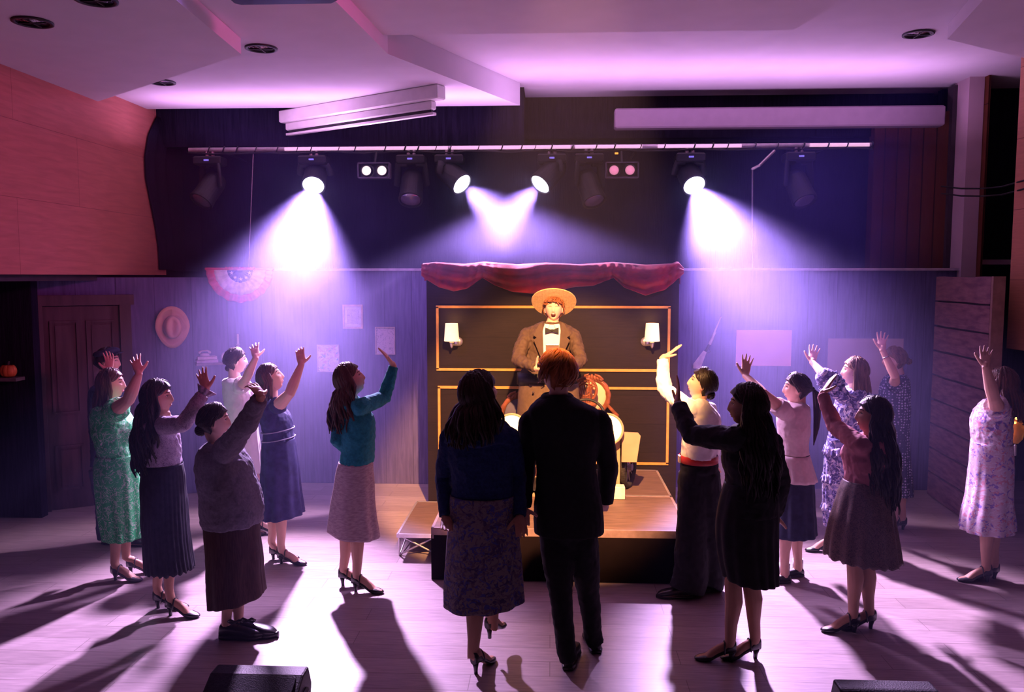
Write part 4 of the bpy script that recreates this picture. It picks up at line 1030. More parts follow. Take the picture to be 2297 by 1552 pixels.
def person(label, Y, torso, head, arms, legs, top=None, skirt=None, hair=None, trousers=None, skin='light', shoe=('pump', M_shoe, .055), dep=(.155, .12, .15), group=None, hands=1.0, face=None, zfloor=0.0, footL=.235, extras=None, coll=None):
    hx, hy, yaw, pitch, hsc = head
    global YP
    if zfloor == 0: Yn = sum(PZ(l[2][0], l[2][1], sum(l[4:])).y for l in legs) / len(legs) + .03; hsc *= Yn / Y; Y = Yn
    YP = Y
    hip = PY((torso[-1][1] + torso[-1][2]) / 2, torso[-1][0], Y)
    gx = sum(PZ(l[2][0], l[2][1], zfloor).x for l in legs) / len(legs); gy = sum(PZ(l[2][0], l[2][1], zfloor).y for l in legs) / len(legs)
    root = empty('person', (gx, gy, zfloor), label, 'person', group)
    Fh = Frame(PY(hx, hy, Y), yaw, pitch, sc=hsc)
    S = hsc                                # overall body scale
    px = lambda w: w * Y / FPX
    rows = catmull([(r[0], r[1], r[2], dep[0] * (r[3] if len(r) > 3 else 1)) for r in torso], 5)
    def ring(r, shr=0.0, k=1.0, n=28):
        y, a, b_, D = r; c = PY((a + b_) / 2, y, Y); w = max(.02, px((b_ - a) / 2) * k - shr); D = max(.02, D * k - shr)
        return [c + V((w * math.cos(t), D * math.sin(t), 0)) for t in [2 * math.pi * j / n for j in range(n)]]
    # body
    b = MB()
    rg = [[Fh(head_pt(2 * math.pi * j / 56, -math.pi / 2 + math.pi * i / 44, face == 'sing' and 1 or 0)) for j in range(56)] for i in range(1, 44)]
    b.loft(rg)
    for s in (-1, 1):
        b.ell(Fh(V((s * .074, -.012, -.004))), .010 * S, .019 * S, .031 * S, rot=Fh.q @ Matrix.Rotation(R(s * -12), 3, 'Z'), nu=10, nv=8)
    nb = PY((torso[0][1] + torso[0][2]) / 2, torso[0][0], Y)
    b.tube([nb + V((0, 0, -.08)), nb, lerp(nb, Fh(V((0, -.028, -.065))), .6), Fh(V((0, -.025, -.05)))], [(.062 * S, .058 * S), .054 * S, .050 * S, .052 * S], 16)
    b.loft([ring(r, .022, .93) for r in rows])
    pel = hip
    for (kn, an, (fx, fy), fyaw, *lift) in legs:
        hp = PZ(fx, fy, zfloor + sum(lift)); f = V((math.cos(R(fyaw)), math.sin(R(fyaw)), 0))
        A = PY(an[0], an[1], hp.y + f.y * .03); th_ = .62 if trousers else 1.0
        top_ = V((lerp(pel.x, A.x, .35), lerp(Y, A.y, .25), .50 * S * 1.66 + zfloor))
        K = lerp(A, top_, .50) + f * .02; m1 = lerp(A, K, .66) - f * .010
        b.tube([top_, lerp(top_, K, .5), K, m1, lerp(A, K, .28), A, hp + f * (.035) + V((0, 0, shoe[2] + .05))], [x * S * q for x, q in zip((.070, .062, .050, .053, .038, .032, .033), [th_] * 5 + [1, 1])], 14)
        foot_shape(b, hp, fyaw, footL, shoe[2], shoe[0], 'foot')
    armj = []
    for am in arms:
        sh = PY(am['s'][0], am['s'][1], Y + am.get('sd', -.14))
        uL, fL, hL = .285 * S, .245 * S, .175 * S
        el = PL(*am['e'], sh, uL, am.get('es', -1)); wr = PL(*am['w'], el, fL, am.get('ws', -1)); tp = PL(*am['t'], wr, hL, am.get('ts', 1))
        th = am.get('th', (1, 0, 0)); armj.append((sh, el, wr, tp))
        b.tube([sh, lerp(sh, el, .4), lerp(sh, el, .85), el, lerp(el, wr, .3), lerp(el, wr, .8), wr, lerp(wr, tp, .08)], [x * S * am.get('fat', 1) for x in (.050, .046, .037, .036, .038, .027)] + [.0245 * S, .0245 * S], 12)
        hand(b, wr, tp, V(th), am.get('curl', .18), am.get('spread', 1), S * .97 * hands)
    body = b.build('body', M_skin[skin], root, smooth=True, mods=[REMESH(.0052), ('SMOOTH', dict(factor=.5, iterations=2))])
    # face parts
    mh = MATS.get('brow') or mat('brow', (.05, .025, .015), .8)
    for s in (-1, 1):
        if face != 'sing':
            eb = MB(); c = Fh(face_pt(s * .031, .010, -.0085)); eb.ell(c, .0115 * S, rot=Fh.q, nu=14, nv=10); e_ = eb.build('eyeball', M_eyew, body, smooth=True)
            eb = MB(); eb.ell(Fh(face_pt(s * .031, .010, .0005)), .0055 * S, .004 * S, .0055 * S, rot=Fh.q, nu=12, nv=8); eb.build('iris', M_iris, body, smooth=True)
        eb = MB(); eb.tube([Fh(face_pt(s * x, z, .0012)) for x, z in ((.018, .012), (.031, .0165 if face != 'sing' else .009), (.044, .011))], .0018 * S, 6); eb.build('eyelash', mh, body)
        eb = MB(); eb.tube([Fh(face_pt(s * x, z, .0005)) for x, z in ((.014, .034), (.032, .038), (.050, .031))], [.003 * S, .0036 * S, .0015 * S], 6); eb.build('eyebrow', mh, body)
    lb = MB(); o = .008 if face == 'sing' else .0015
    lb.tube([Fh(face_pt(x, -.0605 + 7 * x * x + (o if k == 0 else 0), -.0015)) for x, k in ((-.022, 1), (-.01, 0), (0, 0), (.01, 0), (.022, 1))], [.001, .0034 * S, .0032 * S, .0034 * S, .001], 6)
    lb.tube([Fh(face_pt(x, -.0665 + 9 * x * x - (o if k == 0 else 0), -.0018)) for x, k in ((-.020, 1), (-.009, 0), (0, 0), (.009, 0), (.020, 1))], [.001, .0038 * S, .0044 * S, .0038 * S, .001], 6)
    lb.build('lips', M_lips, body, smooth=True)
    if face == 'sing':
        lb = MB(); lb.ell(Fh(V((0, .077, -.064))), .019 * S, .008 * S, .0115 * S, rot=Fh.q); lb.build('open_mouth', M_mouth, body, smooth=True)
        lb = MB(); lb.ell(Fh(V((0, .084, -.057))), .013 * S, .004 * S, .0035 * S, rot=Fh.q); lb.build('teeth', M_eyew, body, smooth=True)
    if hair: make_hair(root, Fh, hair, hair['mat'], hash(round(hx)) % 97)
    # top garment with sleeves
    if top:
        b = MB(); nrow = [r for r in rows if r[0] <= top.get('hem', 1e9)]
        if top.get('neck', 0): nrow = nrow[top['neck']:]
        b.loft([ring(r) for r in nrow])
        for (sh, el, wr, tp), am in zip(armj, arms):
            sl = top.get('sleeve', 'long'); g = top.get('ease', .012); k = S * am.get('fat', 1)
            if sl == 'none': b.tube([sh + V((0, 0, .01)), lerp(sh, el, .10)], [.062 * k, .060 * k], 14); continue
            if sl == 'short': b.tube([sh, lerp(sh, el, .2), lerp(sh, el, .42)], [.060 * k, .062 * k + g, .058 * k + g], 14, round_=False); b.ell(sh, .064 * k); continue
            if sl == 'elbow': b.tube([sh, lerp(sh, el, .5), lerp(sh, el, .95)], [.060 * k, .058 * k + g, .056 * k + g * 1.6], 14); continue
            e2 = lerp(el, wr, top.get('cuff', .93))
            b.tube([sh, lerp(sh, el, .4), lerp(sh, el, .85), el, lerp(el, wr, .3), e2], [x * k + g for x in (.054, .050, .043, .043, .040, .029)], 14, round_=False)
            b.ell(sh, .058 * k + g * .5)
        g = b.build(top['name'], top['mat'], root, smooth=True, mods=cloth_mods(.0075, top.get('disp', .020)))
        if top.get('trim'): g['label'] = top['trim']
    if skirt:
        b = MB(); rs = catmull([(r[0], r[1], r[2], r[3] if len(r) > 3 else 1.0) for r in skirt['rows']], 6); n = skirt.get('seg', 144); N = len(rs)
        pl, am, sd = skirt.get('pleats', 14), skirt.get('amp', .05), skirt.get('seed', 1.0); D0, D1 = skirt.get('dep', (dep[1], .17))
        asp = skirt.get('hemtilt', 0)
        rgs = []
        for i, (y, a, b_, kk) in enumerate(rs):
            t = i / (N - 1); row = []
            for j in range(n):
                th = 2 * math.pi * j / n
                wob = math.sin(pl * th + 1.2 * math.sin(th * 2 + sd) + sd + .8 * t) + .4 * math.sin(pl * .5 * th + sd * 2)
                m_ = 1 + am * min(1, t * 1.4 + .08) * wob * (.6 + .4 * t)
                D = lerp(D0, D1, t) * kk; yy = y + asp * t * math.cos(th); w = px((b_ - a) / 2)
                c = PY((a + b_) / 2, yy, Y); c.z = lerp(c.z, PY((a + b_) / 2, yy, Y - D).z, t)
                row.append(c + V((w * m_ * math.cos(th), D * m_ * math.sin(th), skirt.get('rag', 0) * t ** 8 * math.sin(th * 23 + sd))))
            rgs.append(row)
        b.loft(rgs, cap=False)
        b.build(skirt['name'], skirt['mat'], root, smooth=True, mods=[('SOLIDIFY', dict(thickness=.005)), ('DISPLACE', dict(texture=TEX, strength=.010, mid_level=.5, texture_coords='LOCAL'))])
    if trousers:
        b = MB(); w0 = trousers['w']
        for (kn, an, (fx, fy), fyaw, *lift), sx in zip(legs, trousers['side']):
            hp = PZ(fx, fy, zfloor); f = V((math.cos(R(fyaw)), math.sin(R(fyaw)), 0))
            H = PY(*trousers['hip'], Y) + V((sx * .065, 0, 0)); A = PY(an[0], an[1], hp.y + .02); K = PY(kn[0], kn[1], lerp(hp.y, Y, .5))
            b.tube([H, lerp(H, K, .45), K, lerp(K, A, .5), A, hp + f * .03 + V((0, 0, trousers.get('cuff', .05)))], [(w0[0], w0[0] * 1.1), (w0[1], w0[1] * 1.05), w0[2], w0[3], w0[4], w0[4] * 1.02], 18, ref=V((1, 0, 0)), round_=False)
        H = PY(*trousers['hip'], Y); wt = px(trousers['wr'])
        b.tube([H + V((0, 0, .10)), H + V((0, 0, .03)), H + V((0, 0, -.06))], [(wt, dep[1]), (wt * 1.03, dep[1] * 1.08), (wt * .85, dep[1] * .8)], 24, ref=V((1, 0, 0)))
        b.build('trousers', trousers['mat'], root, smooth=True, mods=cloth_mods(.009, .016))
    # shoes
    for (kn, an, (fx, fy), fyaw, *lift) in legs:
        hp = PZ(fx, fy, zfloor + sum(lift)); f = V((math.cos(R(fyaw)), math.sin(R(fyaw)), 0)); k = footL / .25
        b = MB(); foot_shape(b, hp, fyaw, footL, shoe[2], shoe[0], 'shoe'); so = b.build('shoe', shoe[1], root, smooth=True)
        if shoe[0] == 'pump':
            b = MB(); c = hp + f * .022
            b.tube([c + V((0, 0, shoe[2] + .01)), c + V((0, 0, shoe[2] * .5)) + f * .004, c + V((0, 0, .002)) + f * .006], [(.021, .024), (.012, .014), (.011, .012)], 10, round_=False); b.build('heel', shoe[1], so, smooth=True)
            b = MB(); r = V((f.y, -f.x, 0)); cc = hp + f * (.072 * k) + V((0, 0, shoe[2] * .9 + .055))
            b.tube([cc + r * (.036 * math.cos(t)) + V((0, 0, -.05 + .066 * math.sin(t))) for t in [math.pi * j / 10 for j in range(11)]], .0045, 6); b.build('ankle_strap', shoe[1], so, smooth=True)
        else:
            b = MB(); r = V((f.y, -f.x, 0))
            for j in range(3):
                cc = hp + f * ((.10 + .022 * j) * k) + V((0, 0, .082 - .006 * j)); b.tube([cc - r * .018, cc + V((0, 0, .004)), cc + r * .018], .003, 6)
            if shoe[0] != 'flat': b.build('laces', M_blk, so)
    if extras: extras(root, Fh, armj, body)
    return root

H_ = lambda name, c: mat('hair_' + name, c, .42, .35, 40, stretch=(1, 1, .2))
H_brown, H_black, H_dark, H_red, H_ltbr, H_auburn = H_('brown', (.07, .03, .018)), H_('black', (.015, .01, .01)), H_('dark', (.03, .016, .012)), H_('copper', (.34, .10, .03)), H_('light_brown', (.16, .085, .055)), H_('auburn', (.085, .032, .022))
RT, LF, FAR, NEAR, UP = (1, 0, 0), (-1, 0, 0), (0, 1, 0), (0, -1, 0), (0, 0, 1)
G1, G2 = 'ensemble on the left with raised arms', 'ensemble on the right with raised arms'

# 1 green dress
M_green = vines('green_vine_print', (.02, .42, .13), (.55, .68, .55), 11, .022)
person('woman in a green patterned midi dress, the leftmost raised arm', 6.17,
    [(902, 236, 254, .45), (914, 212, 270, .95), (945, 206, 299), (975, 210, 300), (1000, 218, 300), (1022, 220, 306, .95), (1055, 216, 312, 1.05), (1080, 214, 315, 1.05)],
    (252, 862, 12, 6, .98), [dict(s=(252, 925), e=(288, 897), w=(312, 838), t=(299, 793), th=RT, sd=-.16, fat=1.25, spread=1.5), dict(s=(262, 925), e=(250, 1000), w=(268, 1060), t=(272, 1100), sd=.16, es=1, ws=1)],
    [((258, 1180), (257, 1262), (252, 1301), -4), ((285, 1175), (283, 1250), (286, 1286), 6)],
    top=dict(name='dress_bodice', mat=M_green, sleeve='short', ease=.016, hem=1085), dep=(.165, .15, .17),
    skirt=dict(name='dress_skirt', mat=M_green, rows=[(1018, 218, 308), (1060, 213, 315), (1139, 221, 320), (1190, 231, 324), (1220, 238, 325)], pleats=11, amp=.045, dep=(.155, .18), seed=2),
    hair=dict(style='long', length=.27, vol=.03, wave=.005, mat=H_auburn, n=90), skin='light', shoe=('pump', M_shoeg, .055), group=G1)

# 2 capped person behind
def cap(root, F, aj, body):
    M = mat('navy_felt', (.03, .035, .07), .8, .2, 20)
    b = MB(); rg = []
    for k, z, yo in ((.098, .062, 0), (.108, .078, 0), (.108, .094, .004), (.092, .108, .008), (.05, .118, .008), (.01, .12, .006)):
        rg.append([F(V((k * .86 * math.cos(t), k * math.sin(t) - .012 + yo, z + .012 * math.sin(t)))) for t in [2 * math.pi * j / 28 for j in range(28)]])
    b.loft(rg); c = b.build('cap', M, root, smooth=True)
    b = MB(); rg = []
    for q, zz in ((0, 0), (1, 0)):
        pass
    top = [F(V((.075 * math.sin(a), .075 + .055 * math.cos(a), .074 + .012 * math.cos(a)))) for a in [R(-80 + 16 * i) for i in range(11)]]
    bot = [F(V((.068 * math.sin(a), .045 + .02 * math.cos(a), .078))) for a in [R(-80 + 16 * i) for i in range(11)]]
    b.loft([bot, top], cap=False, closed=False); b.build('cap_peak', M, c, mods=[('SOLIDIFY', dict(thickness=.006))])
person('person in a dark cap behind the green dress, palm held beside the face', 6.96,
    [(858, 228, 246, .45), (868, 212, 266, .95), (900, 206, 270), (950, 210, 268), (1000, 212, 268, .9), (1040, 212, 268, .95)],
    (243, 812, 14, 2, 1.0), [dict(s=(232, 880), e=(238, 880), w=(246, 832), t=(246, 789), th=LF, sd=-.17, curl=.3, spread=1.2), dict(s=(252, 880), e=(245, 955), w=(256, 1020), t=(260, 1055), sd=.17, es=1, ws=1)],
    [((235, 1130), (235, 1190), (232, 1220), -6), ((280, 1130), (275, 1195), (268, 1225), 8)],
    top=dict(name='jacket', mat=mat('navy_wool', (.03, .04, .09), .8, .2, 20), sleeve='long', hem=1045), dep=(.2, .13, .15),
    trousers=dict(mat=mat('slate_trousers', (.09, .11, .20), .8, .2, 20), hip=(240, 1050), wr=26, w=(.105, .095, .075, .07, .068), side=(-.6, .6)),
    hair=dict(style='short', mat=H_dark, n=60), skin='fair', shoe=('oxford', M_shoe, .0), group=G1, extras=cap)

# 3 lilac blouse, black skirt
M_lilac = vines('lilac_lace', (.40, .33, .44), (.20, .14, .24), 26, .05)
def lace(root, F, aj, body):
    sh, el, wr, tp = aj[0]; d = (wr - el).normalized(); b = MB(); u = d.orthogonal().normalized(); w = d.cross(u); rg = []
    for k in range(4):
        c = lerp(el, wr, .86 + .055 * k); rg.append([c + (u * math.cos(t) + w * math.sin(t)) * (.036 + .008 * k + .006 * k * math.sin(9 * t) * .5) for t in [2 * math.pi * j / 72 for j in range(72)]])
    b.loft(rg, cap=False); b.build('lace_cuff', M_lilac, root, smooth=True, mods=[('SOLIDIFY', dict(thickness=.002))])
person('woman with long black curls in a lilac lace blouse and long black pleated skirt', 5.55,
    [(928, 355, 375, .45), (944, 322, 386, .95), (975, 316, 399), (1010, 318, 404), (1040, 320, 408, .9), (1075, 316, 412)],
    (357, 893, 8, 8, .96), [dict(s=(366, 955), e=(412, 952), w=(463, 874), t=(447, 823), th=RT, sd=-.13, fat=1.0, spread=1.2, ts=1), dict(s=(350, 958), e=(355, 1040), w=(372, 1100), t=(376, 1135), sd=.15, es=1, ws=1)],
    [((356, 1270), (352, 1315), (346, 1364), 2), ((384, 1270), (379, 1322), (374, 1380), -6)],
    top=dict(name='lace_blouse', mat=M_lilac, sleeve='long', cuff=.86, hem=1046, ease=.014), dep=(.15, .12, .15),
    skirt=dict(name='pleated_skirt', mat=mat('black_crepe', (.018, .016, .028), .85, .2, 30), rows=[(1040, 322, 408), (1075, 318, 413), (1140, 319, 418), (1220, 324, 424), (1296, 329, 434)], pleats=30, amp=.028, dep=(.125, .17), rag=.008, seed=1),
    hair=dict(style='long', length=.50, vol=.075, wave=.014, mat=H_black, n=120, thick=.012), skin='tan', shoe=('pump', M_shoe, .06), group=G1, extras=lace)

# 4 grey sweater, bun
def bows(root, F, aj, body):
    for (x, y) in ((528, 1396), (556, 1392)):
        c = PY(x, y, YP - .09); b = MB()
        for s in (-1, 1): b.tube([c, c + V((s * .028, -.01, .018)), c + V((s * .045, 0, .004)), c + V((s * .028, .01, -.012)), c], .008, 8)
        b.build('shoe_bow', M_shoe, root, smooth=True)
person('woman with a hair bun in a loose grey sweater and brown maxi skirt, front left', 5.19,
    [(990, 472, 502, .5), (1004, 450, 535, .9), (1040, 440, 562, 1.05), (1088, 446, 578, 1.1), (1135, 450, 592, 1.1), (1160, 451, 590, 1.1), (1185, 455, 584, 1.05)],
    (482, 946, 20, 4, 1.0), [dict(s=(505, 1010), e=(553, 950), w=(586, 888), t=(558, 851), th=(.7, .7, 0), sd=-.15, fat=1.2, spread=.8, curl=.25), dict(s=(505, 1020), e=(520, 1100), w=(560, 1150), t=(570, 1180), sd=.2, es=1, ws=1)],
    [((515, 1350), (508, 1385), (496, 1432), 4), ((540, 1350), (535, 1385), (528, 1424), -4)],
    top=dict(name='grey_sweater', mat=mat('grey_knit', (.20, .18, .24), .9, .12, 60, bump=.3), sleeve='long', cuff=.9, ease=.016, disp=.022, hem=1172), dep=(.2, .19, .2),
    skirt=dict(name='maxi_skirt', mat=mat('brown_corduroy', (.060, .028, .026), .8, .25, 20, stretch=(9, 9, .5)), rows=[(1150, 456, 582), (1200, 460, 581), (1260, 464, 587), (1320, 466, 590), (1370, 470, 595)], pleats=9, amp=.04, dep=(.18, .2), hemtilt=-12, seed=4),
    hair=dict(style='bun', mat=H_dark, n=120, bz=-.045, bs=.95), skin='light', shoe=('chunky', M_shoe, .0), footL=.27, group=G1, extras=bows)

# 5 white dress
person('woman in a white short-sleeved dress standing in the left beam', 7.24,
    [(845, 516, 536, .45), (854, 500, 556, .95), (880, 501, 571), (906, 504, 572), (940, 509, 575, .9), (975, 508, 578), (1000, 506, 580)],
    (530, 810, 25, 4, 1.0), [dict(s=(540, 868), e=(552, 850), w=(574, 802), t=(568, 766), th=RT, sd=-.14, spread=1.4, fat=1.05), dict(s=(530, 868), e=(525, 950), w=(545, 1000), t=(548, 1030), sd=.15, es=1, ws=1)],
    [((545, 1120), (545, 1165), (536, 1200), 4), ((572, 1120), (578, 1160), (574, 1198), 6)],
    top=dict(name='dress_bodice', mat=mat('white_cotton', (.82, .78, .78), .8, .04, 20), sleeve='short', ease=.012, hem=1005), dep=(.15, .125, .15),
    skirt=dict(name='dress_skirt', mat=MATS['white_cotton'], rows=[(940, 510, 575), (990, 506, 580), (1030, 505, 584), (1070, 505, 587)], pleats=13, amp=.05, dep=(.125, .18), seed=3),
    hair=dict(style='bun', mat=H_dark, n=90, bz=-.06, bs=.7), skin='pale', shoe=('pump', M_shoe, .055), group=G1)

# 6 navy dress
def waistband(root, F, aj, body):
    M = mat('silver_piping', (.45, .42, .55), .5)
    for y, a, b_ in ((964, 588, 658), (983, 590, 660)):
        bb = MB(); c = PY((a + b_) / 2, y, YP); w = (b_ - a) / 2 * YP / FPX + .008
        bb.tube([c + V((w * math.cos(t), .140 * math.sin(t), .02 * math.cos(t))) for t in [2 * math.pi * j / 40 for j in range(41)]], .004, 6); bb.build('waist_piping', M, root, smooth=True)
M_navy = mat('navy_cotton', (.045, .045, .13), .75, .2, 20)
person('woman with a dark bob in a sleeveless navy dress with piped waist', 6.54,
    [(892, 600, 618, .45), (904, 584, 630, .9), (933, 580, 652), (950, 585, 655), (970, 590, 658, .9), (990, 591, 660), (1018, 588, 664, 1.05)],
    (609, 848, 10, 24, .98), [dict(s=(622, 912), e=(650, 882), w=(676, 817), t=(671, 777), th=RT, sd=-.13, fat=1.15, spread=.5, curl=.12), dict(s=(612, 910), e=(600, 980), w=(612, 1035), t=(618, 1065), sd=.15, es=1, ws=1)],
    [((610, 1170), (609, 1215), (606, 1254), 0), ((632, 1175), (630, 1222), (624, 1264), -6)],
    top=dict(name='dress_bodice', mat=M_navy, sleeve='none', hem=1022), dep=(.145, .125, .15),
    skirt=dict(name='dress_skirt', mat=M_navy, rows=[(983, 592, 659), (1018, 588, 665), (1088, 586, 673), (1130, 586, 677), (1172, 586, 682)], pleats=12, amp=.055, dep=(.13, .2), seed=5, hemtilt=-5),
    hair=dict(style='bob', length=.17, vol=.02, wave=.003, mat=H_brown, n=90, front=.9), skin='fair', shoe=('pump', M_shoe, .05), group=G1, extras=waistband)

# 7 teal cardigan
person('woman with long curls in a teal cardigan and pale midi skirt', 5.98,
    [(886, 775, 795, .45), (899, 756, 812, .95), (925, 760, 832), (945, 760, 843), (975, 763, 842), (1005, 765, 841, .95), (1037, 762, 838)],
    (788, 852, 14, 26, 1.0), [dict(s=(806, 912), e=(862, 893), w=(883, 820), t=(852, 778), th=NEAR, sd=-.13, es=1, ws=1, ts=1, curl=-.1, spread=.4, fat=1.0), dict(s=(776, 915), e=(755, 985), w=(790, 1020), t=(815, 1015), sd=.12, es=-1, ws=1, th=UP)],
    [((776, 1240), (770, 1275), (761, 1313), -2), ((805, 1250), (800, 1288), (790, 1326), -8)],
    top=dict(name='cardigan', mat=mat('teal_knit', (.015, .21, .24), .85, .15, 50, bump=.25), sleeve='long', cuff=.97, hem=1042, ease=.010), dep=(.15, .13, .15),
    skirt=dict(name='midi_skirt', mat=mat('heather_tweed', (.52, .40, .42), .85, .2, 30, c2=(.36, .25, .29), stretch=(1, 1, 4)), rows=[(1034, 762, 835), (1070, 754, 838), (1120, 748, 841), (1165, 743, 845), (1215, 738, 853)], pleats=7, amp=.05, dep=(.14, .19), seed=1, hemtilt=8),
    hair=dict(style='long', length=.33, vol=.06, wave=.013, mat=H_brown, n=120, thick=.008), skin='light', shoe=('pump', M_shoe, .065), group=G1)

# 8 blue cardigan, floral skirt, walking
M_flskirt = floral('floral_skirt', (.22, .17, .19), [(.07, .05, .12), (.07, .08, .28), (.14, .10, .14)], 13, 2.2, th=.55)
def collar8(root, F, aj, body):
    b = MB(); c = PY(1076, 968, YP); rg = []
    for k, (r0, z) in enumerate(((.10, .06), (.15, .035), (.19, -.01), (.20, -.04), (.185, -.05))):
        rg.append([c + V((r0 * math.cos(t), r0 * .72 * math.sin(t), z + .01 * math.sin(5 * t))) for t in [2 * math.pi * j / 40 for j in range(40)]])
    b.loft(rg, cap=False); b.build('shawl_collar', MATS['blue_knit'], root, smooth=True, mods=[('SOLIDIFY', dict(thickness=.012))])
M_bknit = mat('blue_knit', (.015, .03, .10), .9, .2, 60, bump=.3)
person('woman in a dark blue cardigan and floral skirt seen from behind, walking in front', 4.72,
    [(938, 1050, 1096, .55), (955, 1018, 1132, .9), (985, 1000, 1150), (1030, 1004, 1152), (1080, 1012, 1150, .95), (1115, 1010, 1153), (1140, 1008, 1156)],
    (1080, 884, 34, 20, 1.02), [dict(s=(1012, 980), e=(995, 1070), w=(1000, 1160), t=(1003, 1200), th=RT, sd=0.0, es=1, ws=-1, ts=-1, curl=.18, spread=.3), dict(s=(1140, 980), e=(1160, 1072), w=(1166, 1160), t=(1172, 1200), th=LF, sd=0.0, es=1, ws=-1, ts=-1, curl=.18, spread=.3)],
    [((1052, 1380), (1060, 1475), (1062, 1516), 65), ((1110, 1370), (1106, 1408), (1094, 1436), 70, .12)],
    top=dict(name='cardigan', mat=M_bknit, sleeve='long', cuff=.98, hem=1136, ease=.012), dep=(.125, .12, .15),
    skirt=dict(name='floral_skirt', mat=M_flskirt, rows=[(1110, 1010, 1153), (1160, 1006, 1158), (1240, 1002, 1168), (1320, 997, 1174), (1382, 996, 1178)], pleats=9, amp=.035, dep=(.13, .21), seed=2, hemtilt=-8),
    hair=dict(style='long', length=.24, vol=.09, wave=.012, mat=H_dark, n=130, thick=.016), skin='tan', shoe=('pump', M_shoe, .07), group='couple seen from behind', extras=collar8)

# 9 man in black suit
def suit9(root, F, aj, body):
    b = MB()
    b.tube([F(V((-.078, .0, -.01))), F(V((-.082, .03, -.03))), F(V((-.07, .075, -.055)))], .0022, 6); b.ell(F(V((-.069, .078, -.056))), .005); b.build('headset_microphone', mat('beige_mic', (.6, .35, .25), .5), root, smooth=True)
    b = MB(); b.tube([F(V((.06, -.07, -.045))), F(V((.0, -.10, -.055))), F(V((-.06, -.07, -.045)))], .0025, 6); b.build('headset_band', MATS['beige_mic'], root, smooth=True)
    c = PY(1250, 891, YP); b = MB(); rg = []
    for r0, z in ((.074, .018), (.086, .008), (.098, -.015), (.094, -.03)): rg.append([c + V((r0 * math.cos(t), r0 * .85 * math.sin(t), z)) for t in [2 * math.pi * j / 30 for j in range(30)]])
    b.loft(rg, cap=False); b.build('jacket_collar', MATS['black_suiting'], root, smooth=True, mods=[('SOLIDIFY', dict(thickness=.008))])
M_suit = mat('black_suiting', (.008, .008, .010), .8, .2, 30)
person('man with copper hair in a black suit seen from behind, centre front', 4.85,
    [(884, 1226, 1278, .6), (900, 1200, 1306, .85), (922, 1183, 1344), (970, 1189, 1350), (1045, 1202, 1338, .95), (1119, 1198, 1350), (1160, 1195, 1356, 1.05), (1196, 1196, 1356, 1.05)],
    (1249, 838, 136, 2, 1.06), [dict(s=(1192, 945), e=(1178, 1045), w=(1172, 1140), t=(1176, 1196), th=RT, sd=0.02, es=1, ws=-1, ts=-1, curl=.5, spread=.2), dict(s=(1343, 945), e=(1364, 1045), w=(1357, 1128), t=(1345, 1160), th=LF, sd=0.02, es=1, ws=1, ts=1, curl=.5, spread=.2)],
    [((1257, 1320), (1270, 1460), (1274, 1504), 82), ((1318, 1310), (1331, 1430), (1338, 1466), 96)],
    top=dict(name='suit_jacket', mat=M_suit, sleeve='long', cuff=.97, ease=.020, disp=.008), dep=(.135, .13, .15),
    trousers=dict(mat=M_suit, hip=(1275, 1195), wr=72, w=(.105, .098, .072, .060, .056), side=(-1, 1), cuff=.06),
    hair=dict(style='short', mat=H_red, n=260, thick=.010), skin='fair', shoe=('oxford', M_shoe, .0), footL=.29, group='couple seen from behind', extras=suit9)

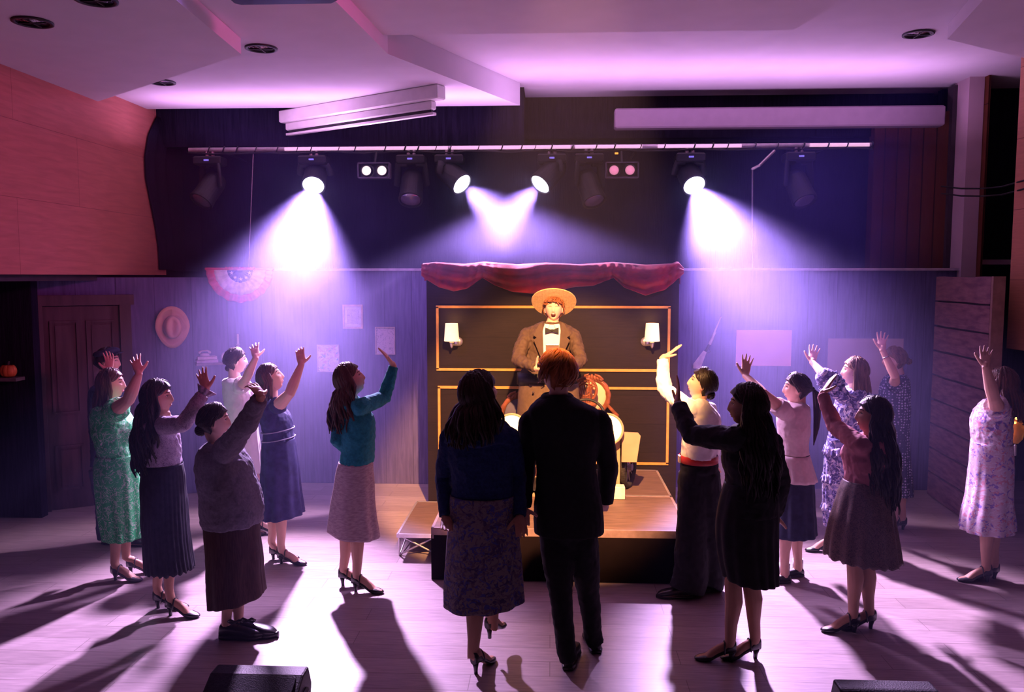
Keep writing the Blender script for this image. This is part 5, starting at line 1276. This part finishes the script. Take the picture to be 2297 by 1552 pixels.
# 10 singer on the platform
YS = 7.2
def singer(root, F, aj, body):
    St = planks('straw_weave', (.95, .72, .36), (.85, .60, .28), (.55, .30, .1), .03, .006, axes='xz', ms=.001, rough=.7, gs=60, grain=(1, 1, 1), bump=.4)
    b = MB(); rg = []
    q = F.q @ Matrix.Rotation(R(24), 3, 'X'); c = F(V((0, -.012, .060)))
    for r, z in ((.098, .0), (.195, .006), (.198, .012), (.100, .010), (.098, .075), (.090, .088), (.03, .092)):
        rg.append([c + q @ V((r * math.cos(t), r * math.sin(t) * 1.06, z + .008 * math.cos(2 * t) * (r / .2))) for t in [2 * math.pi * j / 48 for j in range(48)]])
    b.loft(rg); hat = b.build('boater_hat', St, root, smooth=False)
    b = MB(); b.loft([[c + q @ V((r * math.cos(t), r * 1.06 * math.sin(t), z)) for t in [2 * math.pi * j / 48 for j in range(48)]] for r, z in ((.1005, .012), (.1005, .04))], cap=False); b.build('hat_ribbon', mat('hat_ribbon', (.75, .42, .14), .6), hat, smooth=True)
    # shirt front, lapels, bow tie
    yf = YS - .135; Wm = mat('white_shirt', (.85, .82, .78), .7, .03, 20)
    def poly(name, pts, y0, y1, m, par=root, bev=0):
        b = MB(); b.loft([[PY(x, y, y0) for x, y in pts], [PY(x, y, y1) for x, y in pts]]); return b.build(name, m, par, mods=[('BEVEL', dict(width=.003, segments=2))])
    poly('shirt_front', [(1221, 728), (1256, 728), (1258, 745), (1253, 790), (1240, 838), (1228, 838), (1219, 790), (1217, 745)], yf - .012, yf + .05, Wm)
    Ml = mat('taupe_lapel', (.085, .052, .038), .7, .1, 20)
    poly('lapel', [(1217, 722), (1210, 726), (1196, 752), (1203, 757), (1197, 763), (1226, 834), (1229, 832), (1219, 790)], yf - .028, yf - .008, Ml)
    poly('lapel', [(1259, 722), (1266, 726), (1280, 752), (1272, 757), (1278, 763), (1246, 834), (1243, 832), (1254, 790)], yf - .028, yf - .008, Ml)
    b = MB()
    for s in (-1, 1):
        cc = PY(1238, 741.5, yf - .03); b.loft([[cc + V((s * x, -.012 * k, z * h)) for z in (-1, -.3, .3, 1)] for k, x, h in ((1, .006, .008), (1.2, .03, .013), (1, .058, .021))], closed=False, cap=False)
        b.tube([cc, cc + V((s * .03, 0, 0)), cc + V((s * .058, 0, 0))], [(.008, .008), (.014, .008), (.021, .006)], 8, ref=V((0, 0, 1)), round_=False)
    b.ell(PY(1238, 741.5, yf - .035), .012, .012, .012); b.build('bow_tie', M_blk, root, smooth=True)
    for s in (-1, 1):
        b = MB(); cc = PY(1238 + s * 9, 733, yf - .02); b.loft([[cc + V((s * x, y_, z)) for x, z in ((-.016, .02), (.03, .026), (.022, -.006), (-.004, -.014))] for y_ in (-.008, .012)]); b.build('wing_collar', Wm, root)
    b = MB(); c3 = PY(1227, 848, YS); b.tube([c3 + V((0, 0, .05)), c3 + V((0, 0, -.055))], [(.265, .145), (.265, .145)], 28, ref=V((1, 0, 0)), round_=False); b.build('cummerbund', M_blk, root, smooth=True)
    b = MB()
    for x, y in ((1196, 880), (1197, 905)): b.ell(PY(x, y, YS - .165), .010, .006, .010)
    b.build('button', M_dark, root, smooth=True)
M_taupe = mat('taupe_suiting', (.075, .046, .034), .75, .15, 30)
person('man in a straw boater and taupe tailcoat singing on the platform', YS,
    [(722, 1216, 1262, .6), (734, 1186, 1284, .9), (748, 1172, 1294), (780, 1172, 1290), (815, 1171, 1289, .95), (845, 1168, 1290, .95), (870, 1165, 1296)],
    (1242, 694, -92, 14, 1.0), [dict(s=(1182, 752), e=(1160, 806), w=(1203, 826), t=(1236, 808), th=UP, sd=0, es=-1, ws=-1, ts=-1, curl=.55, spread=.2), dict(s=(1284, 752), e=(1304, 806), w=(1274, 828), t=(1240, 812), th=UP, sd=0, es=-1, ws=-1, ts=-1, curl=.55, spread=.2)],
    [((1205, 970), (1205, 1060), (1204, 1092), -95), ((1270, 970), (1270, 1060), (1272, 1092), -85)],
    top=dict(name='tailcoat', mat=M_taupe, sleeve='long', cuff=.96, ease=.014, disp=.026, hem=846), dep=(.135, .135, .15),
    skirt=dict(name='coat_skirt', mat=mat('taupe_lower', (.11, .07, .045), .75, .12, 30), rows=[(858, 1166, 1296), (890, 1163, 1298), (940, 1162, 1298), (985, 1166, 1294)], pleats=4, amp=.02, dep=(.15, .16)),
    trousers=dict(mat=M_taupe, hip=(1236, 900), wr=58, w=(.10, .09, .07, .062, .06), side=(-1, 1)),
    hair=dict(style='short', mat=H_('chestnut', (.20, .07, .03)), n=150, hairline=.05), skin='fair', shoe=('oxford', M_shoe, .0), footL=.28, face='sing', zfloor=ZP, extras=singer)
# the small dark book he holds
b = MB(); bk = empty('small_book', PY(1239, 800, YS - .36), 'small dark book held at chest height by the singing man', 'book')
p = PY(1239, 787, YS - .36); b.box(p, (.11, .022, .10), rot=Matrix.Rotation(R(-12), 3, 'X')); b.build('cover', mat('book_brown', (.09, .03, .02), .5), bk)
b = MB(); b.box(p + V((0, -.003, .053)), (.104, .016, .012), rot=Matrix.Rotation(R(-12), 3, 'X')); b.build('pages', M_white, bk)

# 11 white shirt, red belt
def belt11(root, F, aj, body):
    Y = YP; b = MB(); c = PY(1567, 1028, Y); w = 42 * Y / FPX
    rg = [[c + V((w * k * math.cos(t), .132 * k * math.sin(t), z)) for t in [2 * math.pi * j / 40 for j in range(40)]] for k, z in ((1.0, -.027), (1.04, -.024), (1.04, .024), (1.0, .027))]
    b.loft(rg, cap=False); b.build('belt', mat('red_leather', (.42, .03, .03), .4), root, smooth=True)
    b = MB(); b.box(c + V((-w * 1.05, -.02, 0)), (.012, .05, .05)); b.build('belt_buckle', M_metal, root)
M_shirt = mat('white_poplin', (.80, .74, .72), .75, .04, 20, bump=.1)
person('woman with a low bun in a white shirt, red belt and wide black trousers', 5.82,
    [(892, 1558, 1578, .45), (904, 1535, 1592, .95), (930, 1528, 1612), (955, 1526, 1616), (990, 1530, 1610), (1018, 1528, 1606, .95), (1045, 1528, 1606)],
    (1574, 862, 168, 20, .98), [dict(s=(1548, 920), e=(1490, 872), w=(1486, 803), t=(1528, 775), th=NEAR, sd=-.10, es=1, ws=1, ts=1, curl=-.05, spread=.4, fat=1.05), dict(s=(1590, 920), e=(1606, 985), w=(1596, 1040), t=(1590, 1070), sd=.15, es=1, ws=1)],
    [((1552, 1200), (1550, 1290), (1550, 1340), 182), ((1592, 1200), (1594, 1285), (1592, 1326), 176)],
    top=dict(name='white_shirt', mat=M_shirt, sleeve='long', cuff=.93, ease=.012, disp=.022, hem=1030), dep=(.155, .125, .15),
    trousers=dict(mat=mat('black_trouser', (.012, .012, .016), .85, .2, 20), hip=(1568, 1060), wr=41, w=(.115, .115, .112, .12, .125), side=(-.45, .45), cuff=.05),
    hair=dict(style='bun', mat=H_black, n=110, bz=-.05, bs=.85), skin='light', shoe=('oxford', M_shoe, .0), group=G2, extras=belt11)

# 12 black dress, nearest right
def watch12(root, F, aj, body):
    sh, el, wr, tp = aj[0]; d = (wr - el).normalized(); u = d.orthogonal().normalized(); w = d.cross(u); b = MB(); c = lerp(el, wr, .97)
    b.tube([c + (u * math.cos(t) + w * math.sin(t)) * .031 for t in [2 * math.pi * j / 20 for j in range(21)]], .006, 6); b.build('bracelet', M_metal, root, smooth=True)
M_blkd = mat('black_jersey', (.012, .011, .014), .8, .2, 20)
person('woman with long dark hair in a black knee-length dress, nearest on the right', 4.9,
    [(948, 1672, 1700, .5), (962, 1640, 1728, .9), (990, 1626, 1744), (1030, 1618, 1748), (1074, 1628, 1738, .92), (1110, 1620, 1742), (1150, 1614, 1746, 1.05)],
    (1672, 912, 166, 6, 1.02), [dict(s=(1650, 985), e=(1552, 976), w=(1520, 906), t=(1523, 842), th=FAR, sd=-.12, es=1, ws=1, ts=1, curl=.08, spread=.3, fat=1.12), dict(s=(1728, 990), e=(1752, 1080), w=(1738, 1160), t=(1728, 1200), sd=.05, es=1, ws=1)],
    [((1640, 1350), (1638, 1436), (1650, 1485), 175), ((1706, 1345), (1694, 1428), (1704, 1476), 188)],
    top=dict(name='dress_bodice', mat=M_blkd, sleeve='long', cuff=.93, ease=.016, hem=1155), dep=(.155, .13, .16),
    skirt=dict(name='dress_skirt', mat=M_blkd, rows=[(1080, 1628, 1740), (1150, 1612, 1744), (1203, 1608, 1742), (1260, 1612, 1742), (1322, 1622, 1742)], pleats=15, amp=.035, dep=(.14, .19), seed=2, hemtilt=5),
    hair=dict(style='long', length=.52, vol=.085, wave=.010, mat=H_black, n=130, thick=.012), skin='tan', shoe=('pump', M_shoe, .06), group=G2, extras=watch12)

# 13 white blouse, ponytail
def socks13(root, F, aj, body):
    for (x, y, Yf) in ((1760, 1272, 6.12), (1790, 1262, 6.18)):
        c = PY(x, y, Yf); b = MB(); b.tube([c + V((0, 0, .03)), c + V((0, 0, -.05))], [(.040, .040), (.038, .038)], 14, round_=False); b.build('sock', mat('white_sock', (.8, .76, .78), .9), root, smooth=True)
def peplum13(root):
    b = MB(); Y = YP; rgs = []
    for i in range(9):
        t = i / 8; y = lerp(1018, 1076, t); x0, x1 = lerp(1749, 1744, t), lerp(1813, 1829, t); c = PY((x0 + x1) / 2, y, Y); w = (x1 - x0) / 2 * Y / FPX
        rgs.append([c + V((w * (1 + .04 * t * math.sin(12 * th)) * math.cos(th), lerp(.13, .165, t) * (1 + .04 * t * math.sin(12 * th)) * math.sin(th), 0)) for th in [2 * math.pi * j / 96 for j in range(96)]])
    b.loft(rgs, cap=False); b.build('peplum', M_gauze, root, smooth=True, mods=[('SOLIDIFY', dict(thickness=.004))])

M_gauze = mat('pink_gauze', (.68, .52, .54), .8, .06, 40)
person('woman with a ponytail in a pale peplum blouse, navy skirt and white socks', 6.2,
    [(900, 1782, 1800, .45), (910, 1752, 1814, .92), (935, 1744, 1816), (965, 1745, 1815), (1000, 1750, 1812, .9), (1040, 1748, 1818)],
    (1786, 872, 170, 4, .98), [dict(s=(1762, 925), e=(1712, 882), w=(1672, 842), t=(1677, 797), th=LF, sd=-.13, ws=1, spread=1.2, fat=1.0), dict(s=(1795, 922), e=(1805, 990), w=(1795, 1045), t=(1790, 1075), sd=.15, es=1, ws=1)],
    [((1766, 1225), (1760, 1268), (1770, 1306), 186), ((1794, 1220), (1790, 1258), (1800, 1292), 186)],
    top=dict(name='gauze_blouse', mat=M_gauze, sleeve='short', ease=.010, hem=1024, disp=.016), dep=(.145, .12, .15),
    skirt=dict(name='navy_skirt', mat=mat('navy_wool_skirt', (.022, .024, .055), .85, .2, 20), rows=[(1040, 1750, 1814), (1085, 1744, 1822), (1150, 1741, 1824), (1214, 1738, 1828)], pleats=10, amp=.04, dep=(.13, .18), seed=3, hemtilt=-4),
    hair=dict(style='pony', length=.42, mat=H_dark, n=110), skin='fair', shoe=('flat', M_shoe, .0), footL=.225, group=G2, extras=lambda r, F, a, bo: (socks13(r, F, a, bo), peplum13(r)))

# 14 floral ruffle dress
M_nfl = floral('navy_white_floral', (.07, .06, .20), [(.70, .64, .75), (.30, .28, .55)], 11, 2.6, th=.52)
def ruffles14(root, F, aj, body):
    Y = YP
    for k, (y, a, b_) in enumerate(((1000, 1853, 1932), (1062, 1849, 1938), (1125, 1849, 1942))):
        b = MB(); rgs = []
        for i in range(5):
            t = i / 4; c = PY((a + b_) / 2, y + 18 * t, Y); w = (b_ - a) / 2 * Y / FPX * (1 + .10 * t)
            rgs.append([c + V((w * (1 + .05 * t * math.sin(22 * th)) * math.cos(th), (.15 + .03 * t) * (1 + .05 * t * math.sin(22 * th)) * math.sin(th), .006 * math.sin(11 * th))) for th in [2 * math.pi * j / 130 for j in range(130)]])
        b.loft(rgs, cap=False); b.build('ruffle', M_nfl, root, smooth=True, mods=[('SOLIDIFY', dict(thickness=.003))])
    sh, el, wr, tp = aj[0]; d = (el - sh).normalized(); u = d.orthogonal().normalized(); w = d.cross(u)
    for s0 in (.30, .55):
        b = MB(); b.loft([[lerp(sh, el, s0 + .09 * k) + (u * math.cos(t) + w * math.sin(t)) * (.058 + .010 * k + .006 * k * math.sin(11 * t)) for t in [2 * math.pi * j / 80 for j in range(80)]] for k in range(4)], cap=False)
        b.build('sleeve_ruffle', M_nfl, root, smooth=True, mods=[('SOLIDIFY', dict(thickness=.003))])
person('woman with light brown hair in a tiered navy and white floral ruffle dress', 6.8,
    [(866, 1908, 1926, .45), (875, 1884, 1948, .92), (905, 1875, 1952), (940, 1868, 1946), (975, 1862, 1934, .92), (1010, 1856, 1932), (1050, 1853, 1934)],
    (1915, 834, 168, 8, .98), [dict(s=(1892, 890), e=(1852, 846), w=(1822, 812), t=(1827, 777), th=LF, sd=-.13, ws=1, spread=1.4), dict(s=(1935, 890), e=(1940, 955), w=(1925, 1010), t=(1918, 1040), sd=.15, es=1, ws=1)],
    [((1868, 1160), (1866, 1200), (1870, 1236), 184), ((1895, 1160), (1893, 1200), (1900, 1232), 178)],
    top=dict(name='dress_bodice', mat=M_nfl, sleeve='elbow', ease=.018, hem=1016), dep=(.15, .125, .15),
    skirt=dict(name='tiered_skirt', mat=M_nfl, rows=[(980, 1860, 1934), (1040, 1852, 1934), (1110, 1849, 1940), (1160, 1850, 1944), (1196, 1852, 1946)], pleats=16, amp=.04, dep=(.13, .19), seed=1),
    hair=dict(style='long', length=.30, vol=.03, wave=.004, mat=H_ltbr, n=100), skin='fair', shoe=('pump', M_shoe, .05), group=G2, extras=ruffles14)

# 15 polka dot dress
def watch15(root, F, aj, body):
    sh, el, wr, tp = aj[0]; d = (wr - el).normalized(); u = d.orthogonal().normalized(); w = d.cross(u); b = MB(); c = lerp(el, wr, .72)
    b.tube([c + (u * math.cos(t) + w * math.sin(t)) * .030 for t in [2 * math.pi * j / 20 for j in range(21)]], .004, 6); b.build('bracelet', M_metal, root, smooth=True)
M_polka = dots('polka_dots', (.05, .06, .12), (.55, .52, .66), 42, .30)
person('woman in a dark polka dot dress with a bracelet, raised hand above the mauve poster', 7.33,
    [(838, 2006, 2022, .45), (848, 1988, 2034, .92), (880, 1976, 2038), (930, 1982, 2038), (975, 1984, 2035, .92), (1015, 1980, 2037)],
    (2006, 808, 168, 4, .98), [dict(s=(2006, 864), e=(2008, 845), w=(1979, 784), t=(1978, 747), th=LF, sd=-.13, ws=1, spread=1.6, curl=.2), dict(s=(2018, 864), e=(2028, 930), w=(2018, 985), t=(2012, 1015), sd=.15, es=1, ws=1)],
    [((2005, 1120), (2006, 1160), (2014, 1192), 176), ((2024, 1120), (2024, 1158), (2032, 1188), 180)],
    top=dict(name='dress_bodice', mat=M_polka, sleeve='short', ease=.012, hem=1000), dep=(.15, .125, .15),
    skirt=dict(name='dress_skirt', mat=M_polka, rows=[(980, 1984, 2035), (1020, 1978, 2037), (1070, 1975, 2040), (1118, 1973, 2042)], pleats=10, amp=.045, dep=(.125, .17), seed=2),
    hair=dict(style='bun', mat=H_ltbr, n=100, bz=.0, bs=.7), skin='fair', shoe=('pump', M_shoe, .05), group=G2, extras=watch15)

# 16 mauve blouse, lace skirt
M_lace = vines('brown_lace', (.13, .075, .060), (.045, .025, .028), 24, .05)
person('woman with very long dark hair in a mauve blouse and brown lace skirt, front right', 5.32,
    [(972, 1946, 1966, .45), (984, 1918, 1984, .92), (1012, 1890, 1996), (1040, 1894, 1992), (1078, 1898, 1984, .9), (1100, 1892, 1990), (1120, 1888, 1992)],
    (1955, 934, 168, 10, .98), [dict(s=(1932, 1000), e=(1872, 955), w=(1844, 884), t=(1873, 838), th=NEAR, sd=-.12, es=1, ws=1, ts=1, curl=.05, spread=.4), dict(s=(1968, 1000), e=(1976, 1075), w=(1960, 1130), t=(1954, 1160), sd=.15, es=1, ws=1)],
    [((1918, 1330), (1914, 1378), (1926, 1418), 180), ((1954, 1330), (1950, 1372), (1962, 1410), 184)],
    top=dict(name='mauve_blouse', mat=mat('mauve_jersey', (.32, .10, .12), .8, .1, 20), sleeve='long', cuff=.98, ease=.010, hem=1090), dep=(.15, .12, .15),
    skirt=dict(name='lace_skirt', mat=M_lace, rows=[(1076, 1896, 1986), (1110, 1884, 1994), (1160, 1872, 2000), (1220, 1860, 2007), (1278, 1854, 2014)], pleats=12, amp=.05, dep=(.125, .21), seed=4, hemtilt=6, rag=.006),
    hair=dict(style='long', length=.58, vol=.07, wave=.009, mat=H_black, n=120, thick=.008), skin='tan', shoe=('pump', M_shoe, .06), group=G2)

# 17 lilac floral dress, far right
M_lfl = floral('lilac_floral', (.62, .50, .62), [(.25, .18, .55), (.62, .30, .40), (.70, .64, .75)], 12, 2.0, th=.56)
person('woman in a lilac floral midi dress standing alone at the far right', 6.07,
    [(896, 2238, 2256, .45), (906, 2208, 2262, .92), (941, 2184, 2264), (983, 2186, 2262), (1020, 2187, 2263, .95), (1060, 2184, 2263)],
    (2245, 862, 160, 2, .98), [dict(s=(2238, 920), e=(2229, 892), w=(2211, 822), t=(2210, 780), th=LF, sd=-.13, fat=1.15, spread=1.0, ws=-1), dict(s=(2246, 920), e=(2258, 990), w=(2250, 1045), t=(2246, 1075), sd=.15, es=1, ws=1)],
    [((2210, 1220), (2212, 1262), (2222, 1306), 176), ((2232, 1218), (2230, 1258), (2238, 1298), 184)],
    top=dict(name='dress_bodice', mat=M_lfl, sleeve='short', ease=.016, hem=1012), dep=(.16, .14, .16),
    skirt=dict(name='dress_skirt', mat=M_lfl, rows=[(990, 2186, 2263), (1050, 2182, 2265), (1127, 2174, 2262), (1165, 2166, 2264), (1205, 2161, 2266)], pleats=11, amp=.05, dep=(.15, .2), seed=6, hemtilt=-4),
    hair=dict(style='long', length=.26, vol=.05, wave=.006, mat=H_auburn, n=100, az0=60), skin='fair', shoe=('pump', M_shoeg, .055), group=G2)

# ---------------------------------------------------------------- haze
def haze():
    m = bpy.data.materials.new('haze'); m.use_nodes = True; nt = m.node_tree; nt.nodes.clear()
    N = nt.nodes.new; L = nt.links.new
    o_ = N('ShaderNodeOutputMaterial'); vs = N('ShaderNodeVolumeScatter')
    vs.inputs['Color'].default_value = (.50, .46, 1, 1); vs.inputs['Anisotropy'].default_value = .2
    g = N('ShaderNodeNewGeometry'); sp = N('ShaderNodeSeparateXYZ'); L(g.outputs['Position'], sp.inputs[0])
    ry = N('ShaderNodeMapRange'); ry.interpolation_type = 'SMOOTHSTEP'
    for k, v in zip(('From Min', 'From Max', 'To Min', 'To Max'), (6.5, 8.0, HAZE * .035, HAZE)): ry.inputs[k].default_value = v
    L(sp.outputs[1], ry.inputs[0])
    n = N('ShaderNodeTexNoise'); n.inputs['Scale'].default_value = 1.3; n.inputs['Detail'].default_value = 2; n.inputs['Distortion'].default_value = .5
    L(g.outputs['Position'], n.inputs['Vector'])
    rn = N('ShaderNodeMapRange')
    for k, v in zip(('From Min', 'From Max', 'To Min', 'To Max'), (.3, .7, .55, 1.45)): rn.inputs[k].default_value = v
    L(n.outputs[0], rn.inputs[0])
    mu = N('ShaderNodeMath'); mu.operation = 'MULTIPLY'; L(ry.outputs[0], mu.inputs[0]); L(rn.outputs[0], mu.inputs[1])
    ab = N('ShaderNodeMath'); ab.operation = 'ABSOLUTE'; L(sp.outputs[0], ab.inputs[0])
    def sm(src, a, b):
        q = N('ShaderNodeMapRange'); q.interpolation_type = 'SMOOTHSTEP'
        for k, v in zip(('From Min', 'From Max', 'To Min', 'To Max'), (a, b, .2, 1)): q.inputs[k].default_value = v
        L(src, q.inputs[0]); return q.outputs[0]
    mx = N('ShaderNodeMath'); mx.operation = 'MAXIMUM'; L(sm(ab.outputs[0], 1.1, 1.9), mx.inputs[0]); L(sm(sp.outputs[2], 2.2, 2.7), mx.inputs[1])
    m2 = N('ShaderNodeMath'); m2.operation = 'MULTIPLY'; L(mu.outputs[0], m2.inputs[0]); L(mx.outputs[0], m2.inputs[1])
    L(m2.outputs[0], vs.inputs['Density']); L(vs.outputs[0], o_.inputs['Volume'])
    b = MB(); b.box((-.3, 6.05, 1.80), (7.8, 5.3, 3.5)); hz = b.build('haze', m)
    tag(hz, 'thin theatrical haze hanging over the stage in the light beams', 'haze', kind='stuff')
haze()
